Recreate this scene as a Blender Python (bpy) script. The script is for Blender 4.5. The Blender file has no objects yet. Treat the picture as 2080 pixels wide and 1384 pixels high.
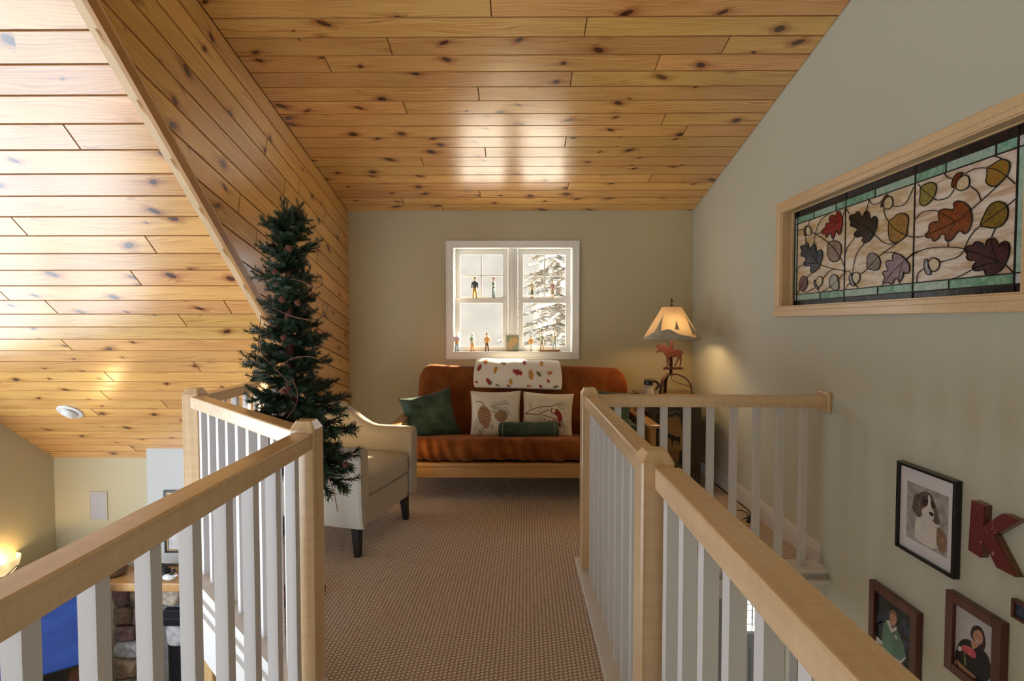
import bpy, bmesh, math, random
from mathutils import Vector, Matrix, Euler
random.seed(7)
S = bpy.context.scene
COL = S.collection
PI = math.pi

# ------------------------------------------------------------------ camera
EYE = 1.365                       # eye height above the loft carpet (z = 0)
F_PX, CXP, CYP = 1070.0, 1040.0, 692.0
PITCH, YAW = math.atan(37 / F_PX), math.atan(9 / F_PX)
cam_d = bpy.data.cameras.new('camera'); cam = bpy.data.objects.new('camera', cam_d); COL.objects.link(cam)
cam.location = (0, 0, EYE); cam.rotation_euler = (PI / 2 - PITCH, 0, YAW)
cam_d.sensor_fit = 'HORIZONTAL'; cam_d.sensor_width = 36.0; cam_d.lens = 36.0 * F_PX / 2080.0
cam_d.clip_start = 0.02; cam_d.clip_end = 200
S.camera = cam
S.view_settings.view_transform = 'Standard'; S.view_settings.look = 'None'
S.view_settings.gamma = 1.0; S.view_settings.use_curve_mapping = False
S.view_settings.exposure = 0.20

# ------------------------------------------------------------------ sky, sun, daylight at the big windows
SKY_STRENGTH = 4.2
w = bpy.data.worlds.new('overcast_sky'); S.world = w; w.use_nodes = True
bg = w.node_tree.nodes['Background']; bg.inputs[0].default_value = (0.80, 0.90, 1.0, 1); bg.inputs[1].default_value = SKY_STRENGTH
sun_d = bpy.data.lights.new('winter_sun', 'SUN'); sun_d.energy = 44.0; sun_d.angle = math.radians(2.0); sun_d.color = (1.0, 0.82, 0.58)
sun = bpy.data.objects.new('winter_sun', sun_d); COL.objects.link(sun)
sun.rotation_euler = Vector((-0.62, -0.80, -0.52)).to_track_quat('-Z', 'Y').to_euler(); sun.location = (3, 9, 6)

def area(name, loc, aim, sx, sy, power, color):
    d = bpy.data.lights.new(name, 'AREA'); d.shape = 'RECTANGLE'; d.size = sx; d.size_y = sy; d.energy = power; d.color = color
    o = bpy.data.objects.new(name, d); COL.objects.link(o); o.location = loc
    o.rotation_euler = Vector(aim).to_track_quat('-Z', 'Z').to_euler(); return o
# daylight entering the tall windows of the great room (wall behind the camera, and left gable wall outside the frame)
area('daylight_back_windows', (-2.75, -4.93, 0.10), (0, 1, 0), 2.9, 3.8, 125, (0.68, 0.81, 1.0))
area('daylight_gable_windows', (-4.57, 1.70, -0.42), (1, 0, 0), 4.5, 2.6, 68, (0.68, 0.81, 1.0))

# ------------------------------------------------------------------ node helpers
def nm(name):
    m = bpy.data.materials.new(name); m.use_nodes = True
    nt = m.node_tree; nt.nodes.clear()
    out = nt.nodes.new('ShaderNodeOutputMaterial'); b = nt.nodes.new('ShaderNodeBsdfPrincipled')
    nt.links.new(b.outputs[0], out.inputs[0]); return m, nt, b, out
def N(nt, t, **kw):
    n = nt.nodes.new(t)
    for k, v in kw.items(): setattr(n, k, v)
    return n
def L(nt, a, b): nt.links.new(a, b)
def setin(nt, sock, v):
    if hasattr(v, 'is_linked') or isinstance(v, bpy.types.NodeSocket): nt.links.new(v, sock)
    else: sock.default_value = v
def M(nt, op, a, b=0.0, c=None):
    n = N(nt, 'ShaderNodeMath', operation=op); setin(nt, n.inputs[0], a); setin(nt, n.inputs[1], b)
    if c is not None: setin(nt, n.inputs[2], c)
    return n.outputs[0]
def VM(nt, op, a, b):
    n = N(nt, 'ShaderNodeVectorMath', operation=op); setin(nt, n.inputs[0], a); setin(nt, n.inputs[1], b)
    return n.outputs[1] if op == 'LENGTH' else n.outputs[0]
def MIX(nt, f, a, b, mode='MIX'):
    n = N(nt, 'ShaderNodeMix', data_type='RGBA', blend_type=mode)
    setin(nt, n.inputs[0], f); setin(nt, n.inputs[6], a); setin(nt, n.inputs[7], b); return n.outputs[2]
def c4(c): return (c[0], c[1], c[2], 1.0)
def RANGE(nt, v, a, b, c=0.0, d=1.0, smooth=True):
    n = N(nt, 'ShaderNodeMapRange'); n.interpolation_type = 'SMOOTHSTEP' if smooth else 'LINEAR'
    for i, x in enumerate((v, a, b, c, d)): setin(nt, n.inputs[i], x)
    return n.outputs[0]
def NOISE(nt, vec, scale, detail=2.0, rough=0.5, dim='3D', dist=0.0):
    n = N(nt, 'ShaderNodeTexNoise', noise_dimensions=dim)
    if vec is not None: L(nt, vec, n.inputs['Vector'])
    n.inputs['Scale'].default_value = scale; n.inputs['Detail'].default_value = detail
    n.inputs['Roughness'].default_value = rough; n.inputs['Distortion'].default_value = dist
    return n
def OBJ(nt, scale=(1, 1, 1), rot=(0, 0, 0)):
    t = N(nt, 'ShaderNodeTexCoord'); mp = N(nt, 'ShaderNodeMapping')
    L(nt, t.outputs['Object'], mp.inputs[0]); mp.inputs['Scale'].default_value = scale; mp.inputs['Rotation'].default_value = rot
    return mp.outputs[0]
def BUMP(nt, b, h, strength=0.3, dist=0.01):
    n = N(nt, 'ShaderNodeBump'); n.inputs['Strength'].default_value = strength; n.inputs['Distance'].default_value = dist
    L(nt, h, n.inputs['Height']); L(nt, n.outputs[0], b.inputs['Normal'])

MATS = {}
def plain(name, col, rough=0.5, metal=0.0, var=0.10, nscale=14.0, bump=0.0, coat=0.0, sheen=0.0, spec=0.5, emit=None, trans=0.0):
    """one colour with a faint procedural mottling"""
    if name in MATS: return MATS[name]
    m, nt, b, out = nm(name)
    n = NOISE(nt, OBJ(nt), nscale, 3.0)
    dark = [x * (1 - var) for x in col]; lite = [min(1, x * (1 + var)) for x in col]
    c = MIX(nt, RANGE(nt, n.outputs[0], 0.3, 0.7), c4(dark), c4(lite))
    L(nt, c, b.inputs['Base Color']); b.inputs['Roughness'].default_value = rough; b.inputs['Metallic'].default_value = metal
    b.inputs['Coat Weight'].default_value = coat; b.inputs['Coat Roughness'].default_value = 0.12
    b.inputs['Sheen Weight'].default_value = sheen; b.inputs['Specular IOR Level'].default_value = spec
    b.inputs['Transmission Weight'].default_value = trans
    if sheen: b.inputs['Sheen Roughness'].default_value = 0.4
    if emit:
        L(nt, c, b.inputs['Emission Color']); b.inputs['Emission Strength'].default_value = emit
    if bump: BUMP(nt, b, n.outputs[0], bump, 0.01)
    MATS[name] = m; return m

def pine_material(name='knotty_pine', tint=(1, 1, 1), rough=0.30):
    m, nt, b, out = nm(name)
    uv = N(nt, 'ShaderNodeUVMap'); uv.uv_map = 'UVMap'
    sep = N(nt, 'ShaderNodeSeparateXYZ'); L(nt, uv.outputs[0], sep.inputs[0]); u, v = sep.outputs[0], sep.outputs[1]
    wob = NOISE(nt, uv.outputs[0], 9.0, 2.0, dim='2D')
    KS = (2.5, 5.6, 1)
    kv = VM(nt, 'MULTIPLY', uv.outputs[0], KS)
    vor = N(nt, 'ShaderNodeTexVoronoi', voronoi_dimensions='2D', feature='F1'); L(nt, kv, vor.inputs['Vector'])
    vor.inputs['Scale'].default_value = 1.0; vor.inputs['Randomness'].default_value = 0.95
    delta = VM(nt, 'DIVIDE', VM(nt, 'SUBTRACT', kv, vor.outputs['Position']), KS)
    wv = VM(nt, 'SCALE', VM(nt, 'SUBTRACT', wob.outputs['Color'], (0.5, 0.5, 0.5)), (0, 0, 0))
    wv.node.inputs['Scale'].default_value = 0.012
    delta = VM(nt, 'ADD', delta, wv)
    sd = N(nt, 'ShaderNodeSeparateXYZ'); L(nt, delta, sd.inputs[0]); dx, dy = sd.outputs[0], sd.outputs[1]
    sc = N(nt, 'ShaderNodeSeparateColor'); L(nt, vor.outputs['Color'], sc.inputs[0])
    rr, rg, rb = sc.outputs[0], sc.outputs[1], sc.outputs[2]
    # tilt of a knot: shear along by its own random amount
    ex = M(nt, 'ADD', dx, M(nt, 'MULTIPLY', dy, RANGE(nt, rg, 0.0, 1.0, -1.1, 1.1, False)))
    ex = M(nt, 'MULTIPLY', ex, 0.85)
    d = M(nt, 'SQRT', M(nt, 'ADD', M(nt, 'MULTIPLY', ex, ex), M(nt, 'MULTIPLY', dy, dy)))
    r = M(nt, 'MAXIMUM', RANGE(nt, rr, 0.24, 1.0, 0.006, 0.0280, False), 0.0001)
    knot = RANGE(nt, d, M(nt, 'MULTIPLY', r, 0.72), M(nt, 'MULTIPLY', r, 1.10), 1.0, 0.0)
    has = RANGE(nt, rr, 0.26, 0.28, 0.0, 1.0)
    knot = M(nt, 'MULTIPLY', knot, has)
    halo = M(nt, 'MULTIPLY', RANGE(nt, d, r, M(nt, 'MULTIPLY', r, 2.6), 1.0, 0.0), has)
    streak = M(nt, 'MULTIPLY', M(nt, 'MULTIPLY', RANGE(nt, M(nt, 'ABSOLUTE', dx), 0.0, 0.16, 1.0, 0.0), RANGE(nt, M(nt, 'ABSOLUTE', dy), 0.0, M(nt, 'MULTIPLY', r, 1.3), 1.0, 0.0)), has)
    # grain lines pushed aside around the knot
    push = M(nt, 'MULTIPLY', M(nt, 'MULTIPLY', M(nt, 'SIGN', dy), halo), 0.012)
    n1 = N(nt, 'ShaderNodeCombineXYZ'); L(nt, M(nt, 'MULTIPLY', u, 1.1), n1.inputs[0]); L(nt, M(nt, 'MULTIPLY', v, 7.0), n1.inputs[1])
    big = NOISE(nt, n1.outputs[0], 1.0, 2.0, dim='2D')
    vg = M(nt, 'ADD', M(nt, 'ADD', v, push), M(nt, 'MULTIPLY', big.outputs[0], 0.10))
    rings = M(nt, 'SINE', M(nt, 'MULTIPLY', vg, 420.0))
    g = N(nt, 'ShaderNodeCombineXYZ'); L(nt, M(nt, 'MULTIPLY', u, 3.0), g.inputs[0]); L(nt, M(nt, 'MULTIPLY', vg, 150.0), g.inputs[1])
    fine = NOISE(nt, g.outputs[0], 1.0, 3.0, dim='2D')
    gr = M(nt, 'ADD', M(nt, 'MULTIPLY', RANGE(nt, rings, -0.2, 1.0, 0, 1), 0.42), M(nt, 'MULTIPLY', RANGE(nt, fine.outputs[0], 0.35, 0.72, 0, 1), 0.55))
    gr = M(nt, 'MULTIPLY', gr, RANGE(nt, big.outputs[0], 0.3, 0.65, 0.35, 1.0))
    lite = [0.80 * tint[0], 0.470 * tint[1], 0.150 * tint[2]]; dark = [0.47 * tint[0], 0.190 * tint[1], 0.036 * tint[2]]
    col = MIX(nt, gr, c4(lite), c4(dark))
    col = MIX(nt, M(nt, 'MULTIPLY', streak, 0.7), col, (0.36, 0.16, 0.045, 1))
    col = MIX(nt, M(nt, 'MULTIPLY', halo, 0.62), col, (0.36, 0.125, 0.025, 1))
    core = NOISE(nt, delta, 260.0, 2.0)
    kc = MIX(nt, core.outputs[0], (0.030, 0.009, 0.004, 1), (0.115, 0.036, 0.012, 1))
    col = MIX(nt, knot, col, kc)
    oi = N(nt, 'ShaderNodeObjectInfo')
    hsv = N(nt, 'ShaderNodeHueSaturation'); L(nt, col, hsv.inputs['Color'])
    L(nt, RANGE(nt, oi.outputs['Random'], 0, 1, 0.84, 1.10, False), hsv.inputs['Value'])
    L(nt, RANGE(nt, M(nt, 'FRACT', M(nt, 'MULTIPLY', oi.outputs['Random'], 7.31)), 0, 1, 0.488, 0.506, False), hsv.inputs['Hue'])
    L(nt, hsv.outputs[0], b.inputs['Base Color'])
    b.inputs['Roughness'].default_value = rough; b.inputs['Specular IOR Level'].default_value = 0.22
    b.inputs['Coat Weight'].default_value = 0.72; b.inputs['Coat Roughness'].default_value = 0.21; b.inputs['Coat IOR'].default_value = 2.0
    BUMP(nt, b, M(nt, 'ADD', big.outputs[0], M(nt, 'MULTIPLY', fine.outputs[0], 0.1)), 0.10, 0.02)
    return m

def board_wood(name, lite, dark, axis='z', rough=0.28, freq=1.0, rotz=0.0):
    if name in MATS: return MATS[name]
    m, nt, b, out = nm(name)
    k = {'x': (1.6, 38, 38), 'y': (38, 1.6, 38), 'z': (38, 38, 1.6)}[axis]
    vec = OBJ(nt, tuple(a * freq for a in k), (0, 0, rotz))
    n = NOISE(nt, vec, 1.0, 3.0, 0.6, dist=0.4)
    k2 = {'x': (55, 7, 7), 'y': (7, 55, 7), 'z': (7, 7, 55)}[axis]
    fl = NOISE(nt, OBJ(nt, tuple(a * freq for a in k2), (0, 0, rotz)), 1.0, 2.0)
    big = NOISE(nt, OBJ(nt, tuple(a * 0.12 for a in k), (0, 0, rotz)), 1.0, 2.0)
    f = M(nt, 'ADD', M(nt, 'MULTIPLY', RANGE(nt, n.outputs[0], 0.3, 0.75), 0.5), M(nt, 'MULTIPLY', RANGE(nt, fl.outputs[0], 0.4, 0.7), 0.18))
    f = M(nt, 'ADD', f, M(nt, 'MULTIPLY', RANGE(nt, big.outputs[0], 0.35, 0.7), 0.35))
    L(nt, MIX(nt, f, c4(lite), c4(dark)), b.inputs['Base Color'])
    b.inputs['Roughness'].default_value = rough; b.inputs['Coat Weight'].default_value = 0.25; b.inputs['Coat Roughness'].default_value = 0.15
    MATS[name] = m; return m

MAPLE_L, MAPLE_D = (0.80, 0.595, 0.37), (0.58, 0.365, 0.18)
maple_x = board_wood('maple_x', MAPLE_L, MAPLE_D, 'x'); maple_y = board_wood('maple_y', MAPLE_L, MAPLE_D, 'y')
maple_z = board_wood('maple_z', MAPLE_L, MAPLE_D, 'z'); maple_d = board_wood('maple_d', MAPLE_L, MAPLE_D, 'y', rotz=-0.81)
PINE = pine_material()
PINE_EDGE = plain('pine_groove_brown', (0.40, 0.19, 0.06), 0.65, spec=0.2)  # bevel faces of the boards in a darker, uncoated brown
def paint(name, col, rough=0.6, bump=0.04):
    m, nt, b, out = nm(name)
    n = NOISE(nt, OBJ(nt), 160.0, 2.0); n2 = NOISE(nt, OBJ(nt), 1.4, 2.0)
    L(nt, MIX(nt, n2.outputs[0], c4([x * 0.97 for x in col]), c4([min(1, x * 1.03) for x in col])), b.inputs['Base Color'])
    b.inputs['Roughness'].default_value = rough; b.inputs['Specular IOR Level'].default_value = 0.35
    BUMP(nt, b, n.outputs[0], bump, 0.004); MATS[name] = m; return m
WALL = paint('sage_beige_paint', (0.53, 0.47, 0.305))  # yellowed to carry the lamp glow and pine bounce on the far wall
WALLW = paint('pale_grey_paint', (0.50, 0.50, 0.49))
WHITE = paint('white_satin_paint', (0.69, 0.665, 0.645), 0.32, 0.01)

def carpet_material():
    m, nt, b, out = nm('looped_carpet')
    vec = OBJ(nt, (1, 1, 1), (0, 0, math.radians(38)))
    wob = NOISE(nt, vec, 22.0, 2.0)
    v2 = VM(nt, 'ADD', vec, VM(nt, 'SCALE', VM(nt, 'SUBTRACT', wob.outputs['Color'], (0.5, 0.5, 0.5)), (0, 0, 0)))
    v2.node.inputs[1].links[0].from_node.inputs['Scale'].default_value = 0.0035
    s = N(nt, 'ShaderNodeSeparateXYZ'); L(nt, v2, s.inputs[0])
    k = 2 * PI / 0.0225
    row = M(nt, 'FLOOR', M(nt, 'MULTIPLY', s.outputs[1], 1 / 0.0150))
    odd = M(nt, 'MULTIPLY', M(nt, 'FRACT', M(nt, 'MULTIPLY', row, 0.5)), 2 * PI)
    a = M(nt, 'SINE', M(nt, 'ADD', M(nt, 'MULTIPLY', s.outputs[0], k), odd))
    c = M(nt, 'ABSOLUTE', M(nt, 'SINE', M(nt, 'MULTIPLY', s.outputs[1], PI / 0.0150)))
    h = M(nt, 'MULTIPLY', RANGE(nt, a, -1.0, 0.5, 0.0, 1.0), RANGE(nt, c, 0.0, 0.7, 0.0, 1.0))
    fib = NOISE(nt, vec, 420.0, 2.0)
    big = NOISE(nt, vec, 60.0, 2.0)
    lite = MIX(nt, big.outputs[0], (0.72, 0.585, 0.47, 1), (0.82, 0.70, 0.595, 1))
    col = MIX(nt, RANGE(nt, h, 0.0, 0.34), (0.25, 0.160, 0.105, 1), lite)
    col = MIX(nt, M(nt, 'MULTIPLY', fib.outputs[0], 0.35), col, (0.46, 0.34, 0.25, 1))
    L(nt, col, b.inputs['Base Color']); b.inputs['Roughness'].default_value = 0.95; b.inputs['Specular IOR Level'].default_value = 0.1
    b.inputs['Sheen Weight'].default_value = 0.15
    BUMP(nt, b, M(nt, 'ADD', h, M(nt, 'MULTIPLY', fib.outputs[0], 0.15)), 0.55, 0.006); return m
CARPET = carpet_material()

# ------------------------------------------------------------------ mesh helpers
class MB:
    def __init__(s): s.v = []; s.f = []; s.mi = []; s.cur = 0
    def add(s, vs, fs):
        o = len(s.v); s.v += [tuple(x) for x in vs]; s.f += [tuple(i + o for i in f) for f in fs]; s.mi += [s.cur] * len(fs); return s
    def box(s, x0, x1, y0, y1, z0, z1):
        return s.add([(x0, y0, z0), (x1, y0, z0), (x1, y1, z0), (x0, y1, z0), (x0, y0, z1), (x1, y0, z1), (x1, y1, z1), (x0, y1, z1)],
              [(0, 3, 2, 1), (4, 5, 6, 7), (0, 1, 5, 4), (1, 2, 6, 5), (2, 3, 7, 6), (3, 0, 4, 7)])
    def hexa(s, b, t):
        """b and t: four points each, counter-clockwise seen from the t side"""
        return s.add(list(b) + list(t), [(3, 2, 1, 0), (4, 5, 6, 7), (0, 1, 5, 4), (1, 2, 6, 5), (2, 3, 7, 6), (3, 0, 4, 7)])
    def beam(s, a, b, wd, ht, up=(0, 0, 1)):
        a, b = Vector(a), Vector(b); d = (b - a).normalized(); r = d.cross(Vector(up)).normalized(); u = r.cross(d)
        r *= wd / 2; u *= ht / 2
        return s.hexa([a - r - u, a + r - u, a + r + u, a - r + u], [b - r - u, b + r - u, b + r + u, b - r + u])
    def tube(s, pts, rad, n=8, closed=False, cap=True):
        pts = [Vector(p) for p in pts]; m = len(pts); rs = rad if isinstance(rad, (list, tuple)) else [rad] * m
        o = len(s.v); prev = None; vs = []; fs = []
        for i, p in enumerate(pts):
            if closed: t = pts[(i + 1) % m] - pts[i - 1]
            else: t = pts[min(i + 1, m - 1)] - pts[max(i - 1, 0)]
            t = t.normalized() if t.length > 1e-9 else Vector((0, 0, 1))
            if prev is None:
                a = Vector((0, 0, 1)) if abs(t.z) < 0.9 else Vector((1, 0, 0)); r = t.cross(a).normalized()
            else:
                r = (prev - t * prev.dot(t)); r = r.normalized() if r.length > 1e-6 else t.orthogonal().normalized()
            prev = r; u = t.cross(r)
            for j in range(n):
                an = 2 * PI * j / n; vs.append(p + (r * math.cos(an) + u * math.sin(an)) * rs[i])
        for i in range(m if closed else m - 1):
            k = (i + 1) % m
            for j in range(n): fs.append((i * n + j, i * n + (j + 1) % n, k * n + (j + 1) % n, k * n + j))
        if cap and not closed: fs.append(tuple(range(n - 1, -1, -1))); fs.append(tuple((m - 1) * n + j for j in range(n)))
        return s.add(vs, fs)
    def lathe(s, prof, n=24, c=(0, 0, 0), cap=True, sx=1, sy=1):
        vs = []; fs = []; m = len(prof)
        for r, z in prof:
            for j in range(n):
                a = 2 * PI * j / n; vs.append((c[0] + r * math.cos(a) * sx, c[1] + r * math.sin(a) * sy, c[2] + z))
        for i in range(m - 1):
            for j in range(n): fs.append((i * n + j, i * n + (j + 1) % n, (i + 1) * n + (j + 1) % n, (i + 1) * n + j))
        if cap: fs.append(tuple(range(n - 1, -1, -1))); fs.append(tuple((m - 1) * n + j for j in range(n)))
        return s.add(vs, fs)
    def ball(s, c, rx, ry=None, rz=None, n=12, k=8):
        ry = ry or rx; rz = rz or rx; pr = []
        vs = []; fs = []
        for i in range(k + 1):
            t = PI * i / k; r = max(math.sin(t), 0.02); z = -math.cos(t)
            for j in range(n):
                a = 2 * PI * j / n; vs.append((c[0] + rx * r * math.cos(a), c[1] + ry * r * math.sin(a), c[2] + rz * z))
        for i in range(k):
            for j in range(n): fs.append((i * n + j, i * n + (j + 1) % n, (i + 1) * n + (j + 1) % n, (i + 1) * n + j))
        fs.append(tuple(range(n - 1, -1, -1))); fs.append(tuple(k * n + j for j in range(n)))
        return s.add(vs, fs)
    def prism(s, poly, off):
        """closed 3-D polygon extruded by the vector off"""
        n = len(poly); off = Vector(off); a = [Vector(p) for p in poly]
        nrm = Vector((0, 0, 0))
        for i in range(n): nrm += a[i].cross(a[(i + 1) % n])
        if nrm.dot(off) < 0: a.reverse()
        vs = a + [p + off for p in a]
        fs = [tuple(range(n - 1, -1, -1)), tuple(range(n, 2 * n))] + [(i, (i + 1) % n, n + (i + 1) % n, n + i) for i in range(n)]
        return s.add(vs, fs)
    def grid(s, fn, nu, nv, cu=False, cv=False):
        vs = [fn(i / (nu if cu else nu - 1), j / (nv if cv else nv - 1)) for i in range(nu) for j in range(nv)]; fs = []
        for i in range(nu if cu else nu - 1):
            for j in range(nv if cv else nv - 1):
                a, b = (i + 1) % nu, (j + 1) % nv; fs.append((i * nv + j, a * nv + j, a * nv + b, i * nv + b))
        return s.add(vs, fs)
    def mesh(s, name, mats, smooth=False):
        me = bpy.data.meshes.new(name); me.from_pydata(s.v, [], s.f)
        for m in (mats if isinstance(mats, (list, tuple)) else [mats]): me.materials.append(m)
        if isinstance(mats, (list, tuple)) and len(mats) > 1: me.polygons.foreach_set('material_index', s.mi)
        if smooth: me.polygons.foreach_set('use_smooth', [True] * len(me.polygons))
        me.update(); return me

def tag(o, label=None, cat=None, group=None, kind=None):
    if label: o['label'] = label
    if cat: o['category'] = cat
    if group: o['group'] = group
    if kind: o['kind'] = kind
    return o
def thing(name, label, cat, loc=(0, 0, 0), rotz=0.0, group=None, kind=None):
    o = bpy.data.objects.new(name, None); COL.objects.link(o); o.empty_display_size = 0.05
    o.location = loc; o.rotation_euler = (0, 0, rotz); return tag(o, label, cat, group, kind)
def obj(name, mb, mats, parent=None, smooth=False, local=False, bevel=0.0, seg=2, auto=None, sub=0):
    """local=False: the mesh is written in world coordinates even when it has a parent"""
    me = mb.mesh(name, mats, smooth) if isinstance(mb, MB) else mb
    o = bpy.data.objects.new(name, me); COL.objects.link(o)
    if parent is not None:
        o.parent = parent
        if not local and parent.type == 'EMPTY': o.matrix_parent_inverse = Matrix.LocRotScale(parent.location, parent.rotation_euler, parent.scale).inverted()
    if bevel:
        bv = o.modifiers.new('bevel', 'BEVEL'); bv.width = bevel; bv.segments = seg; bv.limit_method = 'ANGLE'; bv.angle_limit = math.radians(40)
    if sub:
        sb = o.modifiers.new('subdivision', 'SUBSURF'); sb.levels = sub; sb.render_levels = sub
    if auto is not None:
        me.polygons.foreach_set('use_smooth', [True] * len(me.polygons)); me.set_sharp_from_angle(angle=math.radians(auto))
    return o
def link_copy(src, parent, name=None):
    c = src.copy(); COL.objects.link(c); c.parent = parent; return c
def struct(name, mb, mats, label=None, parent=None, **kw):
    o = obj(name, mb, mats, parent, **kw)
    if parent is None: tag(o, label, None, None, 'structure')
    return o
# a pixel of the photograph on a real plane of the room
_f = Vector((-math.sin(YAW) * math.cos(PITCH), math.cos(YAW) * math.cos(PITCH), -math.sin(PITCH))); _r = Vector((math.cos(YAW), math.sin(YAW), 0)); _u = _r.cross(_f)
def ray(x, y): return _f + _r * ((x - CXP) / F_PX) - _u * ((y - CYP) / F_PX)
def on(x, y, axis, val):
    d = ray(x, y); e = Vector((0, 0, EYE)); i = 'xyz'.index(axis); return e + d * ((val - e[i]) / d[i])
def on_slope(x, y, z0, s):            # plane z = z0 - s*y
    d = ray(x, y); t = (z0 - EYE) / (d.z + s * d.y); return Vector((0, 0, EYE)) + d * t
def smooth_path(pts, k=6):
    """Catmull-Rom through the points"""
    P = [Vector(p) for p in pts]; out = []
    for i in range(len(P) - 1):
        a, b, c, d = P[max(i - 1, 0)], P[i], P[i + 1], P[min(i + 2, len(P) - 1)]
        for j in range(k):
            t = j / k; out.append(0.5 * ((2 * b) + (c - a) * t + (2 * a - 5 * b + 4 * c - d) * t * t + (3 * b - a - 3 * c + d) * t ** 3))
    out.append(P[-1]); return out

# ================================================================== THE SETTING
YW = 5.109            # inner face of the outside wall
XR = 1.70             # right wall
XC = -1.625           # dormer cheek wall
XL = -4.56            # gable wall of the great room
ZD, SD = 2.437 + 0.239 * YW, 0.239       # dormer ceiling: z = ZD - SD*y
ZM, SM = 4.389, 0.853                    # main roof slope: z = ZM - SM*y
LOW = -2.65                              # lower floor
Y_MEET = (ZM - ZD) / (SM - SD)
BACK = -4.9

# ---- loft floor with carpet
fl = [(XR, 2.86), (XR, YW), (-1.80, YW), (-1.80, 2.83), (-0.80, 1.885), (-0.80, -1.25), (0.345, -1.25), (0.345, 2.86)]
floor = struct('floor', MB().prism([(x, y, 0.0) for x, y in fl], (0, 0, -0.12)), CARPET, 'brown looped carpet covering the loft floor')
struct('floor', MB().box(XL, 3.4, BACK, YW, LOW - 0.1, LOW), board_wood('oak_floor', (0.42, 0.26, 0.13), (0.28, 0.16, 0.07), 'y'), 'dark wooden floor of the great room far below')

# ---- planks
def plank(name, parent, O, A, B, Nn, a0, a1, b0, b1, mat, slant0=0.0, slant1=0.0, gap=0.0048, thick=0.016):
    """board on the plane O + a*A + b*B facing Nn; slant: shift of the end per unit of b"""
    O, A, B, Nn = Vector(O), Vector(A), Vector(B), Vector(Nn)
    def P(a, b, d): return O + A * a + B * b + Nn * d
    g = gap; hb = b1 - b0
    def ring(gl, ge, d):
        return [P(a0 + ge, b0 + gl, d), P(a1 - ge, b0 + gl, d), P(a1 - ge + slant1 * hb, b1 - gl, d), P(a0 + ge + slant0 * hb, b1 - gl, d)]
    vs = ring(0.0005, 0.0004, -0.0105) + ring(0.0012, 0.0010, -0.006) + ring(g, 0.0040, 0.0)
    fs = [(8, 9, 10, 11)]
    for i in range(4):
        j = (i + 1) % 4; fs += [(i, j, 4 + j, 4 + i), (4 + i, 4 + j, 8 + j, 8 + i)]
    if A.cross(B).dot(Nn) < 0: fs = [tuple(reversed(f)) for f in fs]
    me = bpy.data.meshes.new(name); me.from_pydata([v[:] for v in vs], [], fs); me.materials.append(mat); me.materials.append(PINE_EDGE); me.polygons.foreach_set('material_index', [0] + [1] * (len(fs) - 1))
    uvl = me.uv_layers.new(name='UVMap'); ou, ov = random.uniform(0, 40), random.uniform(0, 40); flip = random.choice((-1, 1))
    for lp in me.loops:
        q = Vector(me.vertices[lp.vertex_index].co) - O; uvl.data[lp.index].uv = (ou + q.dot(A) * flip, ov + q.dot(B))
    me.update(); o = bpy.data.objects.new(name, me); COL.objects.link(o); o.parent = parent; return o

def rows(parent, O, A, B, Nn, bmax, width, span, joints, mat, slants=lambda b0, b1: (0, 0), maxlen=3.0):
    """joints: list of (a, b) points where two boards of a row butt together"""
    b = 0.0; i = 0
    while b < bmax - 0.01:
        b1 = min(b + width, bmax); a0, a1 = span(b, b1); s0, s1 = slants(b, b1)
        cuts = sorted(a for a, bb in joints if b <= bb < b1 and a0 + 0.12 < a < a1 - 0.12)
        if not cuts and a1 - a0 > maxlen: cuts = [random.uniform(a0 + 0.6, a1 - 0.6)] if random.random() < 0.5 else []
        e = [a0] + cuts + [a1]
        for k in range(len(e) - 1):
            plank('plank', parent, O, A, B, Nn, e[k], e[k + 1], b, b1, mat, s0 if k == 0 else 0, s1 if k == len(e) - 2 else 0)
        b = b1; i += 1

BACKING = plain('groove_shadow_wood', (0.30, 0.13, 0.04), 0.6)
# dormer ceiling: boards run left to right, rows step towards the outside wall
nD = Vector((0, -SD, -1)).normalized(); bD = Vector((0, -1, SD)).normalized()
cd = struct('ceiling', MB().hexa([(XC - 0.05, YW, ZD - SD * YW + 0.008), (XR, YW, ZD - SD * YW + 0.008), (XR, Y_MEET, ZD - SD * Y_MEET + 0.008), (XC - 0.05, Y_MEET, ZD - SD * Y_MEET + 0.008)],
     [(XC - 0.05, YW, ZD - SD * YW + 0.05), (XR, YW, ZD - SD * YW + 0.05), (XR, Y_MEET, ZD - SD * Y_MEET + 0.05), (XC - 0.05, Y_MEET, ZD - SD * Y_MEET + 0.05)]), BACKING, 'glossy knotty pine board ceiling sloping over the loft')
OD = Vector((0, YW, ZD - SD * YW))
def dj(px, py):
    p = on_slope(px, py, ZD, SD); return (p.x, (p - OD).dot(bD))
JD = [dj(*q) for q in ((997, 14), (791, 92), (666, 131), (972, 188), (823, 219), (986, 308), (858, 329), (975, 393), (818, 409), (1477, 86), (1338, 122), (1161, 157), (1393, 263), (1149, 287), (1321, 361), (1154, 378))]
rows(cd, OD, (1, 0, 0), bD, nD, (YW - 2.3) * math.sqrt(1 + SD * SD), 0.1370, lambda b0, b1: (XC, XR), JD, PINE)
OD2 = OD + bD * ((YW - 2.3) * math.sqrt(1 + SD * SD))
rows(cd, OD2, (1, 0, 0), bD, nD, (2.3 - Y_MEET) * math.sqrt(1 + SD * SD), 0.1370, lambda b0, b1: (XC, XR), [], PINE)

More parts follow.
